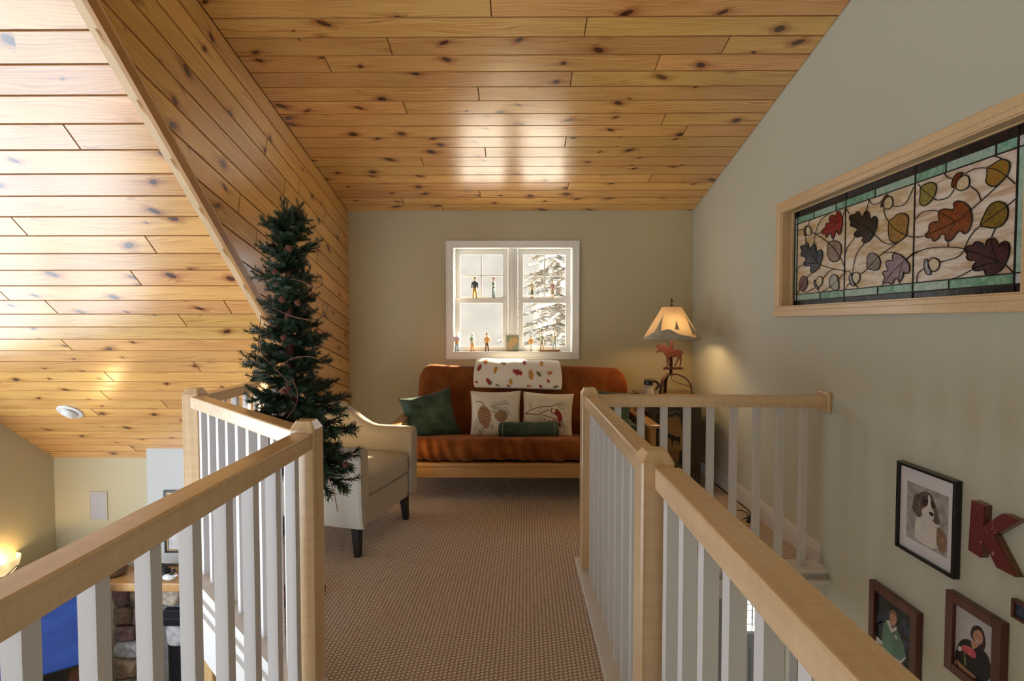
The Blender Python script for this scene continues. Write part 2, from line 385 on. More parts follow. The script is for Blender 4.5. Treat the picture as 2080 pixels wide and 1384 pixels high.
# main roof slope over the great room
nM = Vector((0, -SM, -1)).normalized(); bM = Vector((0, -1, SM)).normalized()
YR = -0.15                                       # ridge
def zm(y): return ZM - SM * y
def slab(x0, x1, y0, y1, zf, t0=0.011, t1=0.06):
    return MB().hexa([(x0, y1, zf(y1) + t0), (x1, y1, zf(y1) + t0), (x1, y0, zf(y0) + t0), (x0, y0, zf(y0) + t0)], [(x0, y1, zf(y1) + t1), (x1, y1, zf(y1) + t1), (x1, y0, zf(y0) + t1), (x0, y0, zf(y0) + t1)])
cm = struct('ceiling', slab(XL, XC - 0.03, YR, YW, zm), BACKING, 'steep knotty pine board ceiling over the great room, left of the loft')
OM = Vector((0, YW, zm(YW)))
def mj(px, py):
    p = on_slope(px, py, ZM, SM); return (p.x, (p - OM).dot(bM))
JM = [mj(*q) for q in ((133, 260), (30, 450), (299, 487), (4, 596), (97, 617), (366, 645), (396, 740), (207, 798), (330, 817), (140, 705), (455, 612))]
LM = (YW - 1.35) * math.sqrt(1 + SM * SM)
rows(cm, OM, (1, 0, 0), bM, nM, LM, 0.1337, lambda b0, b1: (XL, XC - 0.03), JM, PINE, maxlen=2.4)
struct('ceiling', slab(XC - 0.03, XR, YR, Y_MEET, zm), WALL, 'plain sloping ceiling above the walkway behind the camera')
struct('ceiling', MB().hexa([(XL, BACK, zm(YR) - 0.45 * (YR - BACK)), (XR, BACK, zm(YR) - 0.45 * (YR - BACK)), (XR, YR, zm(YR)), (XL, YR, zm(YR))],
      [(XL, BACK, zm(YR) - 0.45 * (YR - BACK) + 0.05), (XR, BACK, zm(YR) - 0.45 * (YR - BACK) + 0.05), (XR, YR, zm(YR) + 0.05), (XL, YR, zm(YR) + 0.05)]), board_wood('pine_far_slope', (0.78, 0.55, 0.28), (0.62, 0.38, 0.15), 'x'), 'pine ceiling slope behind the camera')

# cheek wall: boards parallel to the dormer ceiling, cut off along the lower trim
ZT = 4.270                                        # lower edge of the cheek: z = ZT - SM*y
cheek_poly = [(XC - 0.002, YW, ZD - SD * YW + 0.01), (XC - 0.002, YW, ZT + 0.03 - SM * YW), (XC - 0.002, Y_MEET - 0.1, ZT + 0.03 - SM * (Y_MEET - 0.1)), (XC - 0.002, Y_MEET, ZD - SD * Y_MEET + 0.01)]
ck = struct('wall_cheek', MB().prism([(XC - 0.011, y, z) for x, y, z in cheek_poly], (-0.022, 0, 0)), BACKING, 'triangular knotty pine dormer cheek wall left of the loft')
OC = Vector((XC, YW, ZD - SD * YW)); aC = Vector((0, -1, SD)).normalized(); bC = Vector((0, -SD, -1)).normalized()
def c_end(b):                                     # along-distance from the outside wall to the trim for a given depth below the ceiling
    # point = OC + aC*a + bC*b ; solve z = ZT - SM*y
    return (OC.z - ZT + SM * OC.y + b * (bC.z + SM * bC.y)) / -(aC.z + SM * aC.y)
def c_start(b): return -b * SD                      # boards start on the vertical line of the outside wall (y = YW)
def cspan(b0, b1): return (c_start(b0), c_end(b0))
def cslant(b0, b1): return ((c_start(b1) - c_start(b0)) / (b1 - b0), (c_end(b1) - c_end(b0)) / (b1 - b0))
def cj(px, py):
    p = on(px, py, 'x', XC) - OC; return (p.dot(aC), p.dot(bC))
JC = [cj(*q) for q in ((541, 297), (578, 381), (486, 413), (607, 374), (660, 441), (617, 455), (522, 474), (644, 515), (690, 540), (655, 620), (690, 690))]
rows(ck, OC, aC, bC, (1, 0, 0), 2.30, 0.128, cspan, JC, PINE, cslant, maxlen=9)
# fascia board along the lower edge of the cheek and a cover strip above it
d_m = Vector((0, 1, -SM)).normalized()
A0, A1 = Vector((XC, 0.72, ZT - SM * 0.72)), Vector((XC, YW - 0.002, ZT - SM * (YW - 0.002)))
trim_up = Vector((0, SM, 1)).normalized()
struct('trim_1', MB().beam(A0 + Vector((-0.017, 0, 0)) - trim_up * -0.045, A1 + Vector((-0.017, 0, 0)) + trim_up * 0.045, 0.037, 0.09, trim_up), plain('pine_trim', (0.68, 0.47, 0.26), 0.4, var=0.08, nscale=5), 'narrow pale wood trim edging the lower side of the cheek wall')
struct('trim_2', MB().beam(A0 + Vector((0.012, 0, 0)) + trim_up * 0.025, A1 + Vector((0.012, 0, 0)) + trim_up * 0.025, 0.020, 0.050, trim_up), plain('shadowed_pine_strip', (0.46, 0.23, 0.075), 0.4, var=0.10, nscale=5), 'corner moulding along the foot of the cheek wall boards, shadow band in its brown')  # corner moulding; its dark brown carries the shadow band beside the trim

# ---- outside wall (loft window opening cut out), gable wall, right wall
WX0, WX1, WZ0, WZ1 = -0.62, 0.550, 1.062, 2.092       # rough opening of the loft window
wf = MB(); T = 0.20
top = lambda x: 3.2
wf.box(XC - 0.05, WX0, YW, YW + T, -0.30, 2.60); wf.box(WX1, XR + 0.02, YW, YW + T, -0.30, 2.60)
wf.box(WX0, WX1, YW, YW + T, -0.30, WZ0); wf.box(WX0, WX1, YW, YW + T, WZ1, 2.60)
struct('wall_back', wf, WALL, 'sage beige wall of the loft around the white window')
DX0, DX1, DZ1 = 1.97, 2.68, LOW + 2.05
wl = MB(); wl.box(XL - 0.1, DX0, YW, YW + T, LOW, -0.30); wl.box(DX1, 3.4, YW, YW + T, LOW, -0.30); wl.box(DX0, DX1, YW, YW + T, DZ1, -0.30)
wl.box(XL - 0.1, XC - 0.05, YW, YW + T, -0.30, 0.2)
struct('wall_great_room', wl, WALL, 'sage beige far wall of the great room under the pine ceiling')
# gable wall with tall windows left of the frame
wg = MB(); GY0, GY1, GZ0, GZ1 = -0.6, 4.0, -1.75, 0.90
def gtop(y): return (zm(y) if y > YR else zm(YR) - 0.45 * (YR - y)) + 0.055
def gp(y0, y1, z0, z1=None):
    a, b_ = (gtop(y0) if z1 is None else z1), (gtop(y1) if z1 is None else z1)
    wg.hexa([(XL - 0.15, y0, z0), (XL, y0, z0), (XL, y1, z0), (XL - 0.15, y1, z0)], [(XL - 0.15, y0, a), (XL, y0, a), (XL, y1, b_), (XL - 0.15, y1, b_)])
gp(GY1, YW + 0.1, LOW); gp(BACK - 0.1, GY0, LOW); gp(GY0, GY1, LOW, GZ0); gp(GY0, YR, GZ1); gp(YR, GY1, GZ1)
struct('wall_gable', wg, WALL, 'sage beige gable wall at the far left of the great room')
# wall behind the camera with its tall window opening
wb = MB(); BX0, BX1, BZ0, BZ1 = -4.25, -1.25, -1.85, 2.05
zt_b = zm(YR) - 0.45 * (YR - BACK)
wb.box(XL, BX0, BACK - 0.15, BACK, LOW, zt_b); wb.box(BX1, XR, BACK - 0.15, BACK, LOW, zt_b); wb.box(BX0, BX1, BACK - 0.15, BACK, LOW, BZ0); wb.box(BX0, BX1, BACK - 0.15, BACK, BZ1, zt_b + 0.3)
struct('wall_camera_side', wb, WALL, 'far wall behind the camera with tall window opening')
struct('wall_landing', MB().box(-1.30, 0.42, -1.35, -1.25, LOW, 4.6), WALL, 'unseen wall closing the walkway behind the camera, widened to block window light')  # widened past the walkway to keep back-window daylight off the right balusters
# right wall with the stained-glass opening
SGX = XR + 0.062
SY0, SY1, SZ0, SZ1 = 1.775, 3.395, 1.462, 2.066          # clear opening of the stained glass window
def wrp(y0, y1, z0, z1): wr.box(XR, XR + 0.16, y0, y1, z0, z1)
wr = MB(); wrp(BACK - 0.1, SY0, LOW, 4.6); wrp(SY1, YW + T, -0.15, 3.0); wrp(SY0, SY1, -0.15, SZ0); wrp(SY0, 2.9, LOW, -0.15); wrp(SY0, SY1, SZ1, 4.6)
struct('wall_right', wr, paint('cool_lit_wall_paint', (0.575, 0.585, 0.495)), 'right wall, paint greyed for cool daylight, with pictures and stained glass')  # same walls, paint greyed and lightened to carry the cool daylight here
struct('wall_hall', MB().box(3.3, 3.4, 2.9, YW, LOW, -0.15).box(XR + 0.16, 3.4, 2.80, 2.9, LOW, -0.15), WALL, 'side wall of the entry hall below')
struct('ceiling', MB().box(0.40, 3.4, 2.92, YW, -0.16, -0.122), WHITE, 'white ceiling of the entry hall under the loft')
struct('wall_alcove', MB().box(XR + 0.5, XR + 0.55, 1.4, 3.8, 1.2, 2.4).box(XR + 0.16, XR + 0.5, 1.4, 3.8, 1.15, 1.2).box(XR + 0.16, XR + 0.5, 1.4, 3.8, 2.4, 2.45), WHITE, 'dim recess behind the stained glass')

# ---- white edge boards of the loft floor
e = MB(); e.box(0.335, 0.475, -1.25, 2.98, 0.001, 0.022); e.box(0.475, XR, 2.825, 2.955, 0.001, 0.022)
struct('trim_3', e, WHITE, 'white shoe board under the balusters along the stairwell', bevel=0.004)
e = MB(); e.box(0.445, 0.462, -1.25, 2.86, -0.30, 0.0); e.box(0.462, XR, 2.845, 2.862, -0.15, 0.0)
e.box(0.462, 0.485, -1.25, 2.84, -0.030, -0.001); e.box(0.485, XR, 2.805, 2.845, -0.05, -0.028)
struct('trim_4', e, WHITE, 'white fascia and nosing around the stairwell opening', bevel=0.003)
def dpoly(o): # outline of the left edge, offset outward by o
    return [(-0.775 - o, -1.25), (-0.775 - o, 1.90 - o * 0.40), (-1.765 - o, 2.845 - o * 0.42), (-1.765 - o, YW)]
a_, b_ = dpoly(-0.070), dpoly(0.055)
e = MB()
for i in range(3): e.hexa([(*b_[i], 0.001), (*a_[i], 0.001), (*a_[i + 1], 0.001), (*b_[i + 1], 0.001)], [(*b_[i], 0.022), (*a_[i], 0.022), (*a_[i + 1], 0.022), (*b_[i + 1], 0.022)])
struct('trim_5', e, WHITE, 'white shoe board under the left railing', bevel=0.003)
a_, b_ = dpoly(0.026), dpoly(0.045); e = MB()
for i in range(3): e.hexa([(*b_[i], -0.36), (*a_[i], -0.36), (*a_[i + 1], -0.36), (*b_[i + 1], -0.36)], [(*b_[i], 0.0), (*a_[i], 0.0), (*a_[i + 1], 0.0), (*b_[i + 1], 0.0)])
b2 = dpoly(0.062)
for z in (-0.045, -0.115):
    for i in range(3): e.hexa([(*b2[i], z - 0.018), (*b_[i], z - 0.018), (*b_[i + 1], z - 0.018), (*b2[i + 1], z - 0.018)], [(*b2[i], z), (*b_[i], z), (*b_[i + 1], z), (*b2[i + 1], z)])
struct('trim_6', e, WHITE, 'white fascia below the left railing facing the great room')
struct('ceiling', MB().prism([(x, y, -0.355) for x, y in [(0.43, 2.8), (0.43, YW), (-1.78, YW), (-1.78, 2.83), (-0.79, 1.88), (-0.79, -1.25), (0.43, -1.25)]], (0, 0, 0.03)), WHITE, 'white ceiling under the loft floor')

# ---- baseboards
def baseboard(name, pts, label):
    e = MB()
    for (x0, y0, x1, y1) in pts:
        d = Vector((x1 - x0, y1 - y0, 0)).normalized(); nrm = Vector((-d.y, d.x, 0))
        prof = [(0, 0.001), (0.017, 0.001), (0.017, 0.088), (0.012, 0.094), (0.015, 0.104), (0.008, 0.118), (0.006, 0.126), (0, 0.128)]
        vs = [Vector((x, y, 0)) + nrm * t + Vector((0, 0, z)) for (x, y) in ((x0, y0), (x1, y1)) for t, z in prof]; n = len(prof)
        e.add(vs, [(i, (i + 1) % n, n + (i + 1) % n, n + i) for i in range(n)] + [tuple(range(n - 1, -1, -1)), tuple(range(n, 2 * n))])
    return struct(name, e, WHITE, label)
baseboard('baseboard_right', [(XR, 2.90, XR, YW)], 'white moulded baseboard along the right wall')
baseboard('baseboard_back', [(XR, YW, -1.72, YW)], 'white moulded baseboard behind the sofa')

# ================================================================== LOFT WINDOW (window_1)
GLASS, nt, b, out = nm('window_glass')
tr = N(nt, 'ShaderNodeBsdfTransparent'); gl = N(nt, 'ShaderNodeBsdfGlossy'); gl.inputs['Roughness'].default_value = 0.03
fr = N(nt, 'ShaderNodeLayerWeight'); fr.inputs[0].default_value = 0.5; refl = M(nt, 'ADD', M(nt, 'MULTIPLY', M(nt, 'POWER', fr.outputs['Facing'], 4.0), 0.5), 0.035); mx = N(nt, 'ShaderNodeMixShader'); tr.inputs[0].default_value = (0.93, 0.94, 0.93, 1)
L(nt, refl, mx.inputs[0]); L(nt, tr.outputs[0], mx.inputs[1]); L(nt, gl.outputs[0], mx.inputs[2]); L(nt, mx.outputs[0], out.inputs[0])
TRIMW = paint('window_white_vinyl', (0.82, 0.81, 0.78), 0.35, 0.005)
win = thing('window_1', 'white double window with figurines above the sofa', None, (-0.035, YW, WZ0), kind='structure')
cx0, cx1, cz0, cz1 = -0.680, 0.607, 1.007, 2.149
def framebox(mb, x0, x1, z0, z1, wd, y0, y1):
    mb.box(x0, x0 + wd, y0, y1, z0, z1); mb.box(x1 - wd, x1, y0, y1, z0, z1); mb.box(x0 + wd, x1 - wd, y0, y1, z0, z0 + wd); mb.box(x0 + wd, x1 - wd, y0, y1, z1 - wd, z1); return mb
obj('casing', framebox(framebox(MB(), cx0, cx1, cz0, cz1, 0.060, YW - 0.018, YW - 0.0005), cx0, cx1, cz0, cz1, 0.018, YW - 0.026, YW - 0.018), TRIMW, win, bevel=0.003)
obj('jamb', framebox(MB(), WX0, WX1, WZ0, WZ1, 0.010, YW - 0.016, YW + 0.18), TRIMW, win)
obj('sill', MB().box(WX0 + 0.01, WX1 - 0.01, YW - 0.012, YW + 0.10, WZ0 + 0.010, WZ0 + 0.018), TRIMW, win)
mxc = -0.034
obj('mullion', MB().box(mxc - 0.045, mxc + 0.045, YW + 0.055, YW + 0.15, WZ0 + 0.018, WZ1 - 0.01).box(mxc - 0.012, mxc + 0.012, YW + 0.045, YW + 0.055, WZ0 + 0.018, WZ1 - 0.01), TRIMW, win, bevel=0.003)
def px_x(px, Y): return on(px, 600, 'y', Y).x
def px_z(py, Y): return on(1040, py, 'y', Y).z
MEET = px_z(610, YW + 0.09)
for (ax, bx) in ((WX0 + 0.010, mxc - 0.045), (mxc + 0.045, WX1 - 0.010)):
    # lower sash (nearer) and upper sash (farther out)
    st = 0.050
    lo = obj('lower_sash', framebox(MB(), ax + 0.006, bx - 0.006, WZ0 + 0.018, MEET + 0.020, st, YW + 0.070, YW + 0.100), TRIMW, win, bevel=0.003)
    obj('pane', MB().box(ax + 0.006 + st, bx - 0.006 - st, YW + 0.083, YW + 0.087, WZ0 + 0.018 + st, MEET + 0.020 - st), GLASS, lo)
    up = obj('upper_sash', framebox(MB(), ax + 0.006, bx - 0.006, MEET - 0.015, WZ1 - 0.012, 0.050, YW + 0.102, YW + 0.132), TRIMW, win, bevel=0.003)
    gx0, gx1, gz0, gz1 = ax + 0.056, bx - 0.056, MEET + 0.035, WZ1 - 0.062
    obj('muntin', MB().box((gx0 + gx1) / 2 - 0.006, (gx0 + gx1) / 2 + 0.006, YW + 0.110, YW + 0.124, gz0, gz1).box(gx0, gx1, YW + 0.1105, YW + 0.1235, (gz0 + gz1) / 2 - 0.006, (gz0 + gz1) / 2 + 0.006), TRIMW, up)
    obj('pane', MB().box(gx0, gx1, YW + 0.115, YW + 0.119, gz0, gz1), GLASS, up)
SILL_Z = WZ0 + 0.018; RAIL_Z = MEET + 0.020

# ---- outside the window: snowy slope and a snow-laden conifer
SNOW = plain('snow', (0.84, 0.82, 0.80), 0.8, var=0.06, nscale=0.8)
hill = MB()
def hf(u, v):
    x = -14 + 28 * u; y = 22 + 11 * v
    return (x, y, -3.2 + 13.0 * v * (1 - 0.62 * min(1, max(0, (x - 0.8) / 3.0))) + 0.5 * math.sin(x * 0.7) * v + 0.25 * math.sin(x * 2.1 + y))
hill.grid(hf, 40, 24)
struct('ground', hill, plain('shaded_hillside', (0.235, 0.195, 0.155), 0.9, var=0.10, nscale=0.7), 'pale wooded hillside seen through the window', smooth=True)
struct('ground', MB().box(-16, 16, YW + 0.6, 22.2, -3.4, -3.2), SNOW, 'snow covered yard outside')
def conifer(loc, h, r0, label, seed):
    rnd = random.Random(seed); t = thing('snowy_conifer', label, 'tree', loc)
    obj('trunk', MB().tube([(0, 0, 0), (0, 0, h)], [0.10, 0.015], 8), plain('bark_grey', (0.22, 0.17, 0.13), 0.9), t, local=True)
    green = plain('grey_brown_conifer', (0.17, 0.145, 0.115), 0.9); mb = MB(); sn = MB()  # foliage paled to a grey-brown for softer contrast
    z = 3.1
    while z < h - 0.2:
        rr = r0 * (1 - z / h) + 0.25
        for k in range(9):
            a = rnd.uniform(0, 2 * PI); ln = rr * rnd.uniform(0.7, 1.1); d = Vector((math.cos(a), math.sin(a), -0.28)); p0 = Vector((0, 0, z))
            mb.tube([p0, p0 + d * ln], [0.02, 0.004], 4)
            side = Vector((-math.sin(a), math.cos(a), 0))
            for q in range(9):
                f = 0.15 + 0.85 * q / 8; c = p0 + d * ln * f
                for s_ in (-1, 1):
                    tip = c + side * s_ * ln * 0.34 * (1.15 - f) + d * 0.12 * ln + Vector((0, 0, -0.05))
                    mb.tube([c, tip], [0.016, 0.004], 3, cap=False)
                    if rnd.random() < 0.55: sn.ball((c + tip) / 2 + Vector((0, 0, 0.02)), 0.06, 0.06, 0.022, 6, 4)
        z += 0.24
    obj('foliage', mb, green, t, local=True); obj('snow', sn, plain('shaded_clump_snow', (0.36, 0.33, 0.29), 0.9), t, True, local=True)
conifer((1.05, 13.2, -3.2), 9.6, 2.1, 'snowy conifer outside the right pane of the window', 3)

# ================================================================== ENTRY DOOR below (door_1) and its casing
door = thing('door_1', 'grey blue panelled entry door with small grid window, below the stairs', None, ((DX0 + DX1) / 2, YW, LOW), kind='structure')
DG = paint('blue_grey_door_paint', (0.34, 0.37, 0.42), 0.4, 0.01)
gl0, gl1, gb, gt = DX0 + 0.16, DX1 - 0.13, LOW + 0.955, LOW + 1.88
d = MB(); d.box(DX0 + 0.01, gl0, YW + 0.03, YW + 0.07, LOW + 0.01, DZ1 - 0.01); d.box(gl1, DX1 - 0.01, YW + 0.03, YW + 0.07, LOW + 0.01, DZ1 - 0.01)
d.box(gl0, gl1, YW + 0.03, YW + 0.07, LOW + 0.01, gb); d.box(gl0, gl1, YW + 0.03, YW + 0.07, gt, DZ1 - 0.01)
obj('door_slab', d, DG, door)
obj('panel', MB().box(gl0 + 0.0, (gl0 + gl1) / 2 - 0.03, YW + 0.018, YW + 0.03, LOW + 0.2, LOW + 0.78), DG, door, bevel=0.006)
obj('panel', MB().box((gl0 + gl1) / 2 + 0.03, gl1, YW + 0.018, YW + 0.03, LOW + 0.2, LOW + 0.78), DG, door, bevel=0.006)
obj('glass_stop', framebox(MB(), gl0 - 0.02, gl1 + 0.02, gb - 0.02, gt + 0.02, 0.03, YW + 0.015, YW + 0.03), WHITE, door)
pan = obj('pane', MB().box(gl0, gl1, YW + 0.045, YW + 0.05, gb, gt), GLASS, door)
g = MB()
for k in range(1, 4): x = gl0 + (gl1 - gl0) * k / 4; g.box(x - 0.006, x + 0.006, YW + 0.036, YW + 0.044, gb, gt)
for k in range(1, 14): z = gb + (gt - gb) * k / 14; g.box(gl0, gl1, YW + 0.0365, YW + 0.0435, z - 0.0045, z + 0.0045)
obj('muntin_grid', g, DG, door)
struct('trim_7', MB().box(DX0 - 0.08, DX0, YW - 0.018, YW - 0.001, LOW, DZ1 + 0.08).box(DX1, DX1 + 0.08, YW - 0.018, YW - 0.001, LOW, DZ1 + 0.08).box(DX0, DX1, YW - 0.018, YW - 0.001, DZ1, DZ1 + 0.08), WHITE, 'white casing around the entry door')

# tall window frames behind the camera
for i, (kind, a0, a1, z0, z1) in enumerate((('y', GY0, GY1, GZ0, GZ1), ('x', BX0, BX1, BZ0, BZ1))):
    wv_ = MB(); n = 4
    for k in range(n + 1):
        a = a0 + (a1 - a0) * k / n
        if kind == 'y': wv_.box(XL - 0.12, XL - 0.05, a - 0.04, a + 0.04, z0, z1)
        else: wv_.box(a - 0.04, a + 0.04, BACK - 0.12, BACK - 0.05, z0, z1)
    for z in (z0, (z0 + z1) / 2, z1):
        if kind == 'y': wv_.box(XL - 0.119, XL - 0.051, a0, a1, z - 0.04, z + 0.04)
        else: wv_.box(a0, a1, BACK - 0.119, BACK - 0.051, z - 0.04, z + 0.04)
    struct('window_%d' % (i + 3), wv_, TRIMW, 'tall white window frame behind the camera, ' + ('in the gable wall' if kind == 'y' else 'in the camera side wall'))

# ================================================================== STAINED GLASS (window_2)
sg = thing('window_2', 'stained glass window with autumn oak leaves and acorns, in a pale wood frame', None, (XR, (SY0 + SY1) / 2, SZ0), kind='structure')
FIR_L, FIR_D = (0.80, 0.60, 0.36), (0.64, 0.43, 0.22)
fir_y = board_wood('fir_y', FIR_L, FIR_D, 'y', freq=1.6); fir_z = board_wood('fir_z', FIR_L, FIR_D, 'z', freq=1.6)
tw = 0.062
def rail_y(z0, z1, t): return MB().box(XR - t, XR - 0.0005, SY0 - tw, SY1 + tw, z0, z1)
for nme, z0, z1 in (('top_casing', SZ1, SZ1 + tw), ('bottom_casing', SZ0 - tw, SZ0)):
    c = rail_y(z0, z1, 0.018); zi = z0 if nme == 'bottom_casing' else z1
    obj(nme, c, fir_y, sg, bevel=0.004)
    obj(nme + '_bead', MB().box(XR - 0.025, XR - 0.018, SY0 - tw, SY1 + tw, (z0 + z1) / 2 - 0.008, (z0 + z1) / 2 + 0.030) if nme == 'top_casing' else MB().box(XR - 0.025, XR - 0.018, SY0 - tw, SY1 + tw, (z0 + z1) / 2 - 0.030, (z0 + z1) / 2 + 0.008), fir_y, sg, bevel=0.003)
for y0, y1 in ((SY0 - tw, SY0), (SY1, SY1 + tw)):
    obj('side_casing', MB().box(XR - 0.0185, XR - 0.0005, y0, y1, SZ0, SZ1), fir_z, sg, bevel=0.004)
j = MB(); jt = 0.012
j.box(XR - 0.010, SGX + 0.03, SY0, SY0 + jt, SZ0, SZ1); j.box(XR - 0.010, SGX + 0.03, SY1 - jt, SY1, SZ0, SZ1)
obj('side_jamb', j, fir_z, sg)
j = MB(); j.box(XR - 0.010, SGX + 0.03, SY0 + jt, SY1 - jt, SZ0, SZ0 + jt * 0.5); j.box(XR - 0.010, SGX + 0.03, SY0 + jt, SY1 - jt, SZ1 - jt * 0.5, SZ1)
obj('jamb', j, fir_y, sg)
obj('glass_stop', MB().box(SGX - 0.014, SGX - 0.002, SY0 + jt, SY0 + jt + 0.012, SZ0 + 0.006, SZ1 - 0.006).box(SGX - 0.014, SGX - 0.002, SY1 - jt - 0.012, SY1 - jt, SZ0 + 0.006, SZ1 - 0.006).box(SGX - 0.0142, SGX - 0.0022, SY0 + jt + 0.012, SY1 - jt - 0.012, SZ1 - 0.010, SZ1 - 0.006), fir_y, sg)

def art_glass(name, a, b_, scale=(1, 1, 1), ns=10.0, rough=0.22, bump=0.25, bscale=60.0):
    if name in MATS: return MATS[name]
    m, nt, b, out = nm(name)
    n = NOISE(nt, OBJ(nt, scale, (0.35, 0, 0)), ns, 3.0, 0.6, dist=1.2)
    L(nt, MIX(nt, RANGE(nt, n.outputs[0], 0.35, 0.68), c4(a), c4(b_)), b.inputs['Base Color'])
    b.inputs['Roughness'].default_value = rough; b.inputs['Coat Weight'].default_value = 0.05; b.inputs['Coat Roughness'].default_value = 0.06
    b.inputs['Specular IOR Level'].default_value = 0.22
    n2 = NOISE(nt, OBJ(nt), bscale, 2.0); BUMP(nt, b, n2.outputs[0], bump, 0.003)
    MATS[name] = m; return m
CREAM = art_glass('cream_streaky_glass', (0.74, 0.64, 0.51), (0.56, 0.38, 0.18), (1, 1.3, 5.5), 4.5)
CREAM2 = art_glass('cream_lavender_glass', (0.77, 0.69, 0.60), (0.54, 0.36, 0.22), (1, 1.2, 6.5), 3.6)
GREENG = art_glass('sea_green_glass', (0.27, 0.50, 0.38), (0.13, 0.30, 0.19), (1, 2, 2), 14.0)
GREENP = art_glass('pale_green_glass', (0.42, 0.57, 0.48), (0.28, 0.44, 0.35), (1, 2, 2), 14.0)
DARKG = art_glass('smoky_dark_glass', (0.012, 0.010, 0.012), (0.035, 0.02, 0.02), (1, 3, 1), 8.0)
CLEARG = art_glass('pale_corner_glass', (0.60, 0.60, 0.62), (0.45, 0.46, 0.48), (1, 1, 1), 20.0)
LEAD = plain('dark_lead', (0.02, 0.016, 0.014), 0.4, metal=0.6)
pa0, pa1 = SY0 + jt, SY1 - jt                              # panel extents along the wall
Z = dict(b0=SZ0 + 0.006, b1=1.500, g1=1.539, g2=1.979, t1=2.020, t2=SZ1 - 0.006)
def yat(px, X=SGX): return on(px, 500, 'x', X).y
yb = [pa1 - 0.020, yat(1620), yat(1717), yat(1856.5), yat(2063), yat(2063) - 0.040, pa0 + 0.012]   # from the far end to the near end
GT = 0.004
def pane(name, y0, y1, z0, z1, mat, d=0.0): return obj(name, MB().box(SGX - d, SGX + GT - d, min(y0, y1) + 0.0003, max(y0, y1) - 0.0003, z0 + 0.0003, z1 - 0.0003), mat, sg)
# background panes
for i, m_ in ((1, CREAM), (2, CREAM), (3, CREAM2)): pane('background_pane', yb[i], yb[i + 1], Z['g1'], Z['g2'], m_)
# green border strips
cutT = [yb[1], yat(1653), yat(1697), yb[2], yat(1776), yb[3], yat(1918), yat(2018), yb[4]]
for i in range(len(cutT) - 1): pane('green_strip', cutT[i], cutT[i + 1], Z['g2'], Z['t1'], (GREENG, GREENP)[i % 2 if i < 3 else (i + 1) % 2])
cutB = [yb[1], yat(1668), yb[2], yat(1785), yb[3], yat(1930), yb[4]]
for i in range(len(cutB) - 1): pane('green_strip', cutB[i], cutB[i + 1], Z['b1'], Z['g1'], (GREENP, GREENG)[i % 2])
pane('green_strip', yb[0], yb[1], Z['g1'], Z['g2'], GREENP); pane('green_strip', yb[4], yb[5], Z['g1'], Z['g2'], GREENP)
for a, c in ((yb[0], yb[1]), (yb[4], yb[5])): pane('corner_glass', a, c, Z['b1'], Z['g1'], CLEARG); pane('corner_glass', a, c, Z['g2'], Z['t1'], CLEARG)
# dark outer border
for i in (1, 2, 3): pane('dark_strip', yb[i], yb[i + 1], Z['t1'], Z['t2'], DARKG); pane('dark_strip', yb[i], yb[i + 1], Z['b0'], Z['b1'], DARKG)
for a, c in ((pa1, yb[0]), (yb[5], pa0)): pane('dark_strip', a, c, Z['b0'], Z['t2'], DARKG)
for a, c in ((yb[0], yb[1]), (yb[4], yb[5])): pane('dark_strip', a, c, Z['b0'], Z['b1'], DARKG); pane('dark_strip', a, c, Z['t1'], Z['t2'], DARKG)
za = lambda q: on(1590 + q[0] / 5.321, 380 + q[1] / 5.321, 'x', SGX - 0.003)
zb = lambda q: on(1840 + q[0] / 3.642, 240 + q[1] / 3.642, 'x', SGX - 0.003)
def inpanel(p): return Vector((p.x, min(max(p.y, yb[4] + 0.002), yb[1] - 0.002), min(max(p.z, Z['g1'] + 0.002), Z['g2'] - 0.002)))
